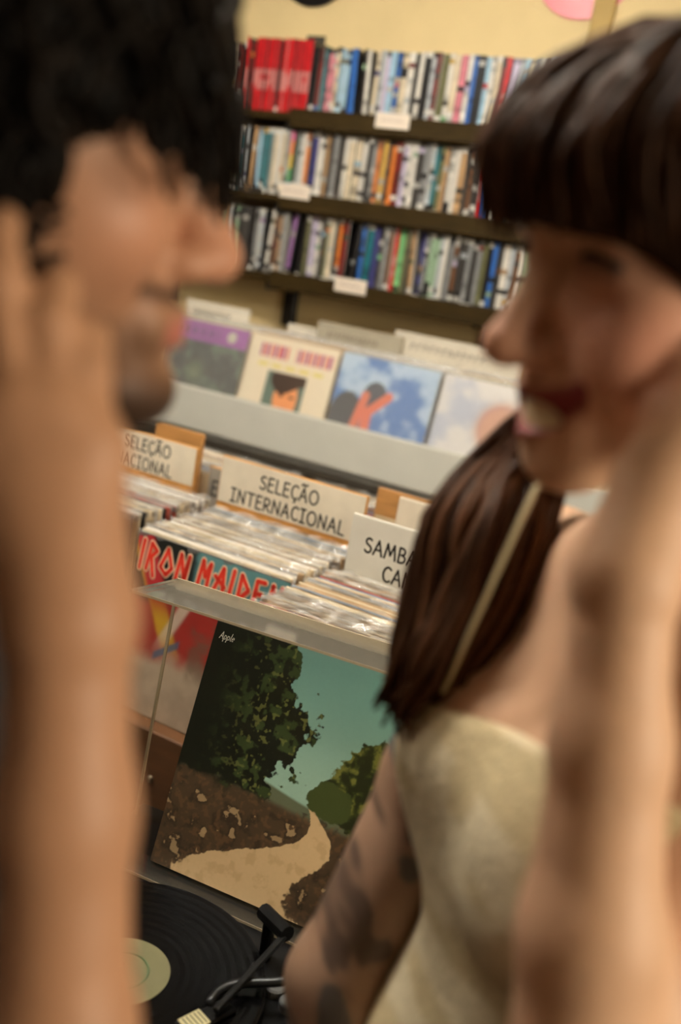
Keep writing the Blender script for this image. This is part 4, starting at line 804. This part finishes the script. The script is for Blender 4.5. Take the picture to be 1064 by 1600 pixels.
    X, Y, Z = T.g; lat = -((X[:, None] - NB[0]) * rt_[0] + (Y[None, :] - NB[1]) * rt_[1]) + .07; T.D = np.maximum(T.D, (Z[None, None, :] - (zn + np.clip(lat * .24, 0, .032))[:, :, None]) * .9).astype(np.float32); T.D = np.maximum(T.D, (.42 - Z)[None, None, :] + 0 * T.D)
    V, Q = T.nets(); fold = .0022 * np.sin(V[:, 2] * 46 + 7 * np.sin(V[:, 0] * 14 + V[:, 1] * 9)) + .003 * np.sin((V[:, 0] * 60 + V[:, 1] * 45)) * sstep(1.1, .9, V[:, 2]); ctr = np.array([NB[0], NB[1]]); rd = V[:, :2] - ctr; V[:, :2] += rd / (np.linalg.norm(rd, axis=1)[:, None] + 1e-6) * fold[:, None] * sstep(zn - .0, zn - .05, V[:, 2])[:, None]
    lace = sstep(.5, .6, fbm(V[:, 0] + V[:, 1] + 3, V[:, 2] + 3, 60, 5, 2)); C = mixc(np.tile(np.array(L(216, 202, 168)), (len(V), 1)), L(190, 170, 126), lace * .7)
    dr = skin_mesh('dress', V, Q, C, mat('dress_cloth', None, .85, .12, 160, .5, attr=True, bscale=220), rt, loc)
    st = mat('strap', (206, 192, 150), .7)
    MB().tube([P(676, 1096, .69), P(694, 1078, .655), P(760, 932, .622), P(812, 815, .605), P(838, 762, .61), P(880, 690, .65)], .0018, 8).obj('strap', st, dr, loc, True)
    tp = NB - up * .02 + .5 * (sh_n - NB + up * .02); a0 = NB - up * .10 + fw * .078 - rt_ * .070
    MB().tube([a0 - up * .03 + fw * .012, a0 + up * .01, tp + fw * .034 + up * .020, tp + up * .0415, tp - fw * .034 + up * .020, NB - up * .13 - fw * .085 - rt_ * .07], .0022, 8).obj('strap', st, dr, loc, True)
    # hair
    r = np.random.default_rng(5); T = Field(np.arange(O[0] - .2, O[0] + .2, .004), np.arange(O[1] - .2, O[1] + .2, .004), np.arange(O[2] - .2, O[2] + .22, .004)); T.ell(w(-.014, 0, .016), np.array((.113, .092, .087)) * s, M, .01)
    T.ell(w(.095, 0, -.052), np.array((.075, .110, .070)) * s, M, .01, 's'); T.ell(w(.048, 0, .046), np.array((.066, .076, .042)) * s, M, .02); T.ell(w(.105, 0, -.030), np.array((.05, .09, .045)) * s, M, .006, 's')
    T.cone(w(-.055, 0, .0), w(-.075, 0, -.13), .075 * s, .06 * s, .03)
    V, Q = T.nets(); hm = skin_mesh('hair', V, Q, np.array(L(48, 31, 19)) * (.75 + .5 * fbm(V[:, 0] * 3 + V[:, 1] * 3 + 9, V[:, 2] * .4 + 3, 30, 8, 2))[:, None], hairm, rt, loc)
    lk = MB(); hc = lambda: np.array(L(72, 45, 27)) * r.uniform(.3, 1.4)
    def spl(pts, n):
        pts = np.array(pts); t = np.linspace(0, len(pts) - 1, n); i = np.clip(t.astype(int), 0, len(pts) - 2); f = (t - i)[:, None]; p0 = pts[np.clip(i - 1, 0, None)]; p1 = pts[i]; p2 = pts[i + 1]; p3 = pts[np.clip(i + 2, None, len(pts) - 1)]
        return .5 * ((2 * p1) + (p2 - p0) * f + (2 * p0 - 5 * p1 + 4 * p2 - p3) * f * f + (3 * p1 - p0 - 3 * p2 + p3) * f ** 3)
    def lock(pts, r0, r1, n=14): q_ = spl(pts, n); lk.tube(q_, np.linspace(r0, r1, n) * np.interp(np.linspace(0, 1, n), (0, .15, .7, 1), (.5, 1, 1, .35)), 5, hc())
    for i in range(170):      # fringe
        y = r.uniform(-.082, .082); e_ = abs(y) / .082; j = lambda a: r.normal(0, a); fx = .112 - .052 * e_ ** 2
        lock([w(-.03 + j(.01), y * .25, .1055 + j(.002)), w(.030 + j(.005), y * .62, .101 + j(.003)), w(fx * .82, y * .92, .079 + j(.004)), w(fx + .004 + j(.003), y * 1.04, .052 + j(.004)), w(fx + .001 + j(.003), y * 1.07, .018 + j(.004) - .012 * e_ ** 3)], .0042, .0022)
    for sd in (-1, 1):        # sides swept behind the ear and down the back
        for i in range(120):
            u = r.uniform(0, 1); j = lambda a: r.normal(0, a); x0 = .045 - .13 * u
            lock([w(-.02 + j(.008), sd * .012, .1065), w(x0 * .5 + j(.004), sd * .062, .092), w(x0 - .012, sd * (.092 - .01 * u) + j(.002), .055), w(x0 * .4 - .052, sd * (.090 - .012 * u) + j(.003), -.02), w(-.075 - .02 * u + j(.006), sd * (.072 - .02 * u) + j(.005), -.11), w(-.09 + j(.01), sd * .055 + j(.012), -.24 + j(.02))], .0044, .003, 16)
    for i in range(190):      # long lengths brought forward over the far shoulder
        u = r.uniform(0, 1); b = lambda a, c: a + (c - a) * u; j = lambda a: r.normal(0, a); dd = r.uniform(0, .035) * (1 - abs(2 * u - 1)) + r.normal(0, .004)
        lock([w(-.05, -.07 + j(.01), -.02), P(b(770, 905) + j(8), 690, .700 - dd * .3), P(b(680, 858) + j(9), 800 + 20 * u, .685 - dd), P(b(640, 815) + j(9), 930, .680 - dd), P(b(616, 748) + j(10), 1040 + j(8), .675 - dd), P(b(606, 690) + j(14), 1095 + j(22), .685 - dd)], .0052, .0034, 18)
    lk.obj('hair_locks', hairm, hm, loc, True)
build_woman()
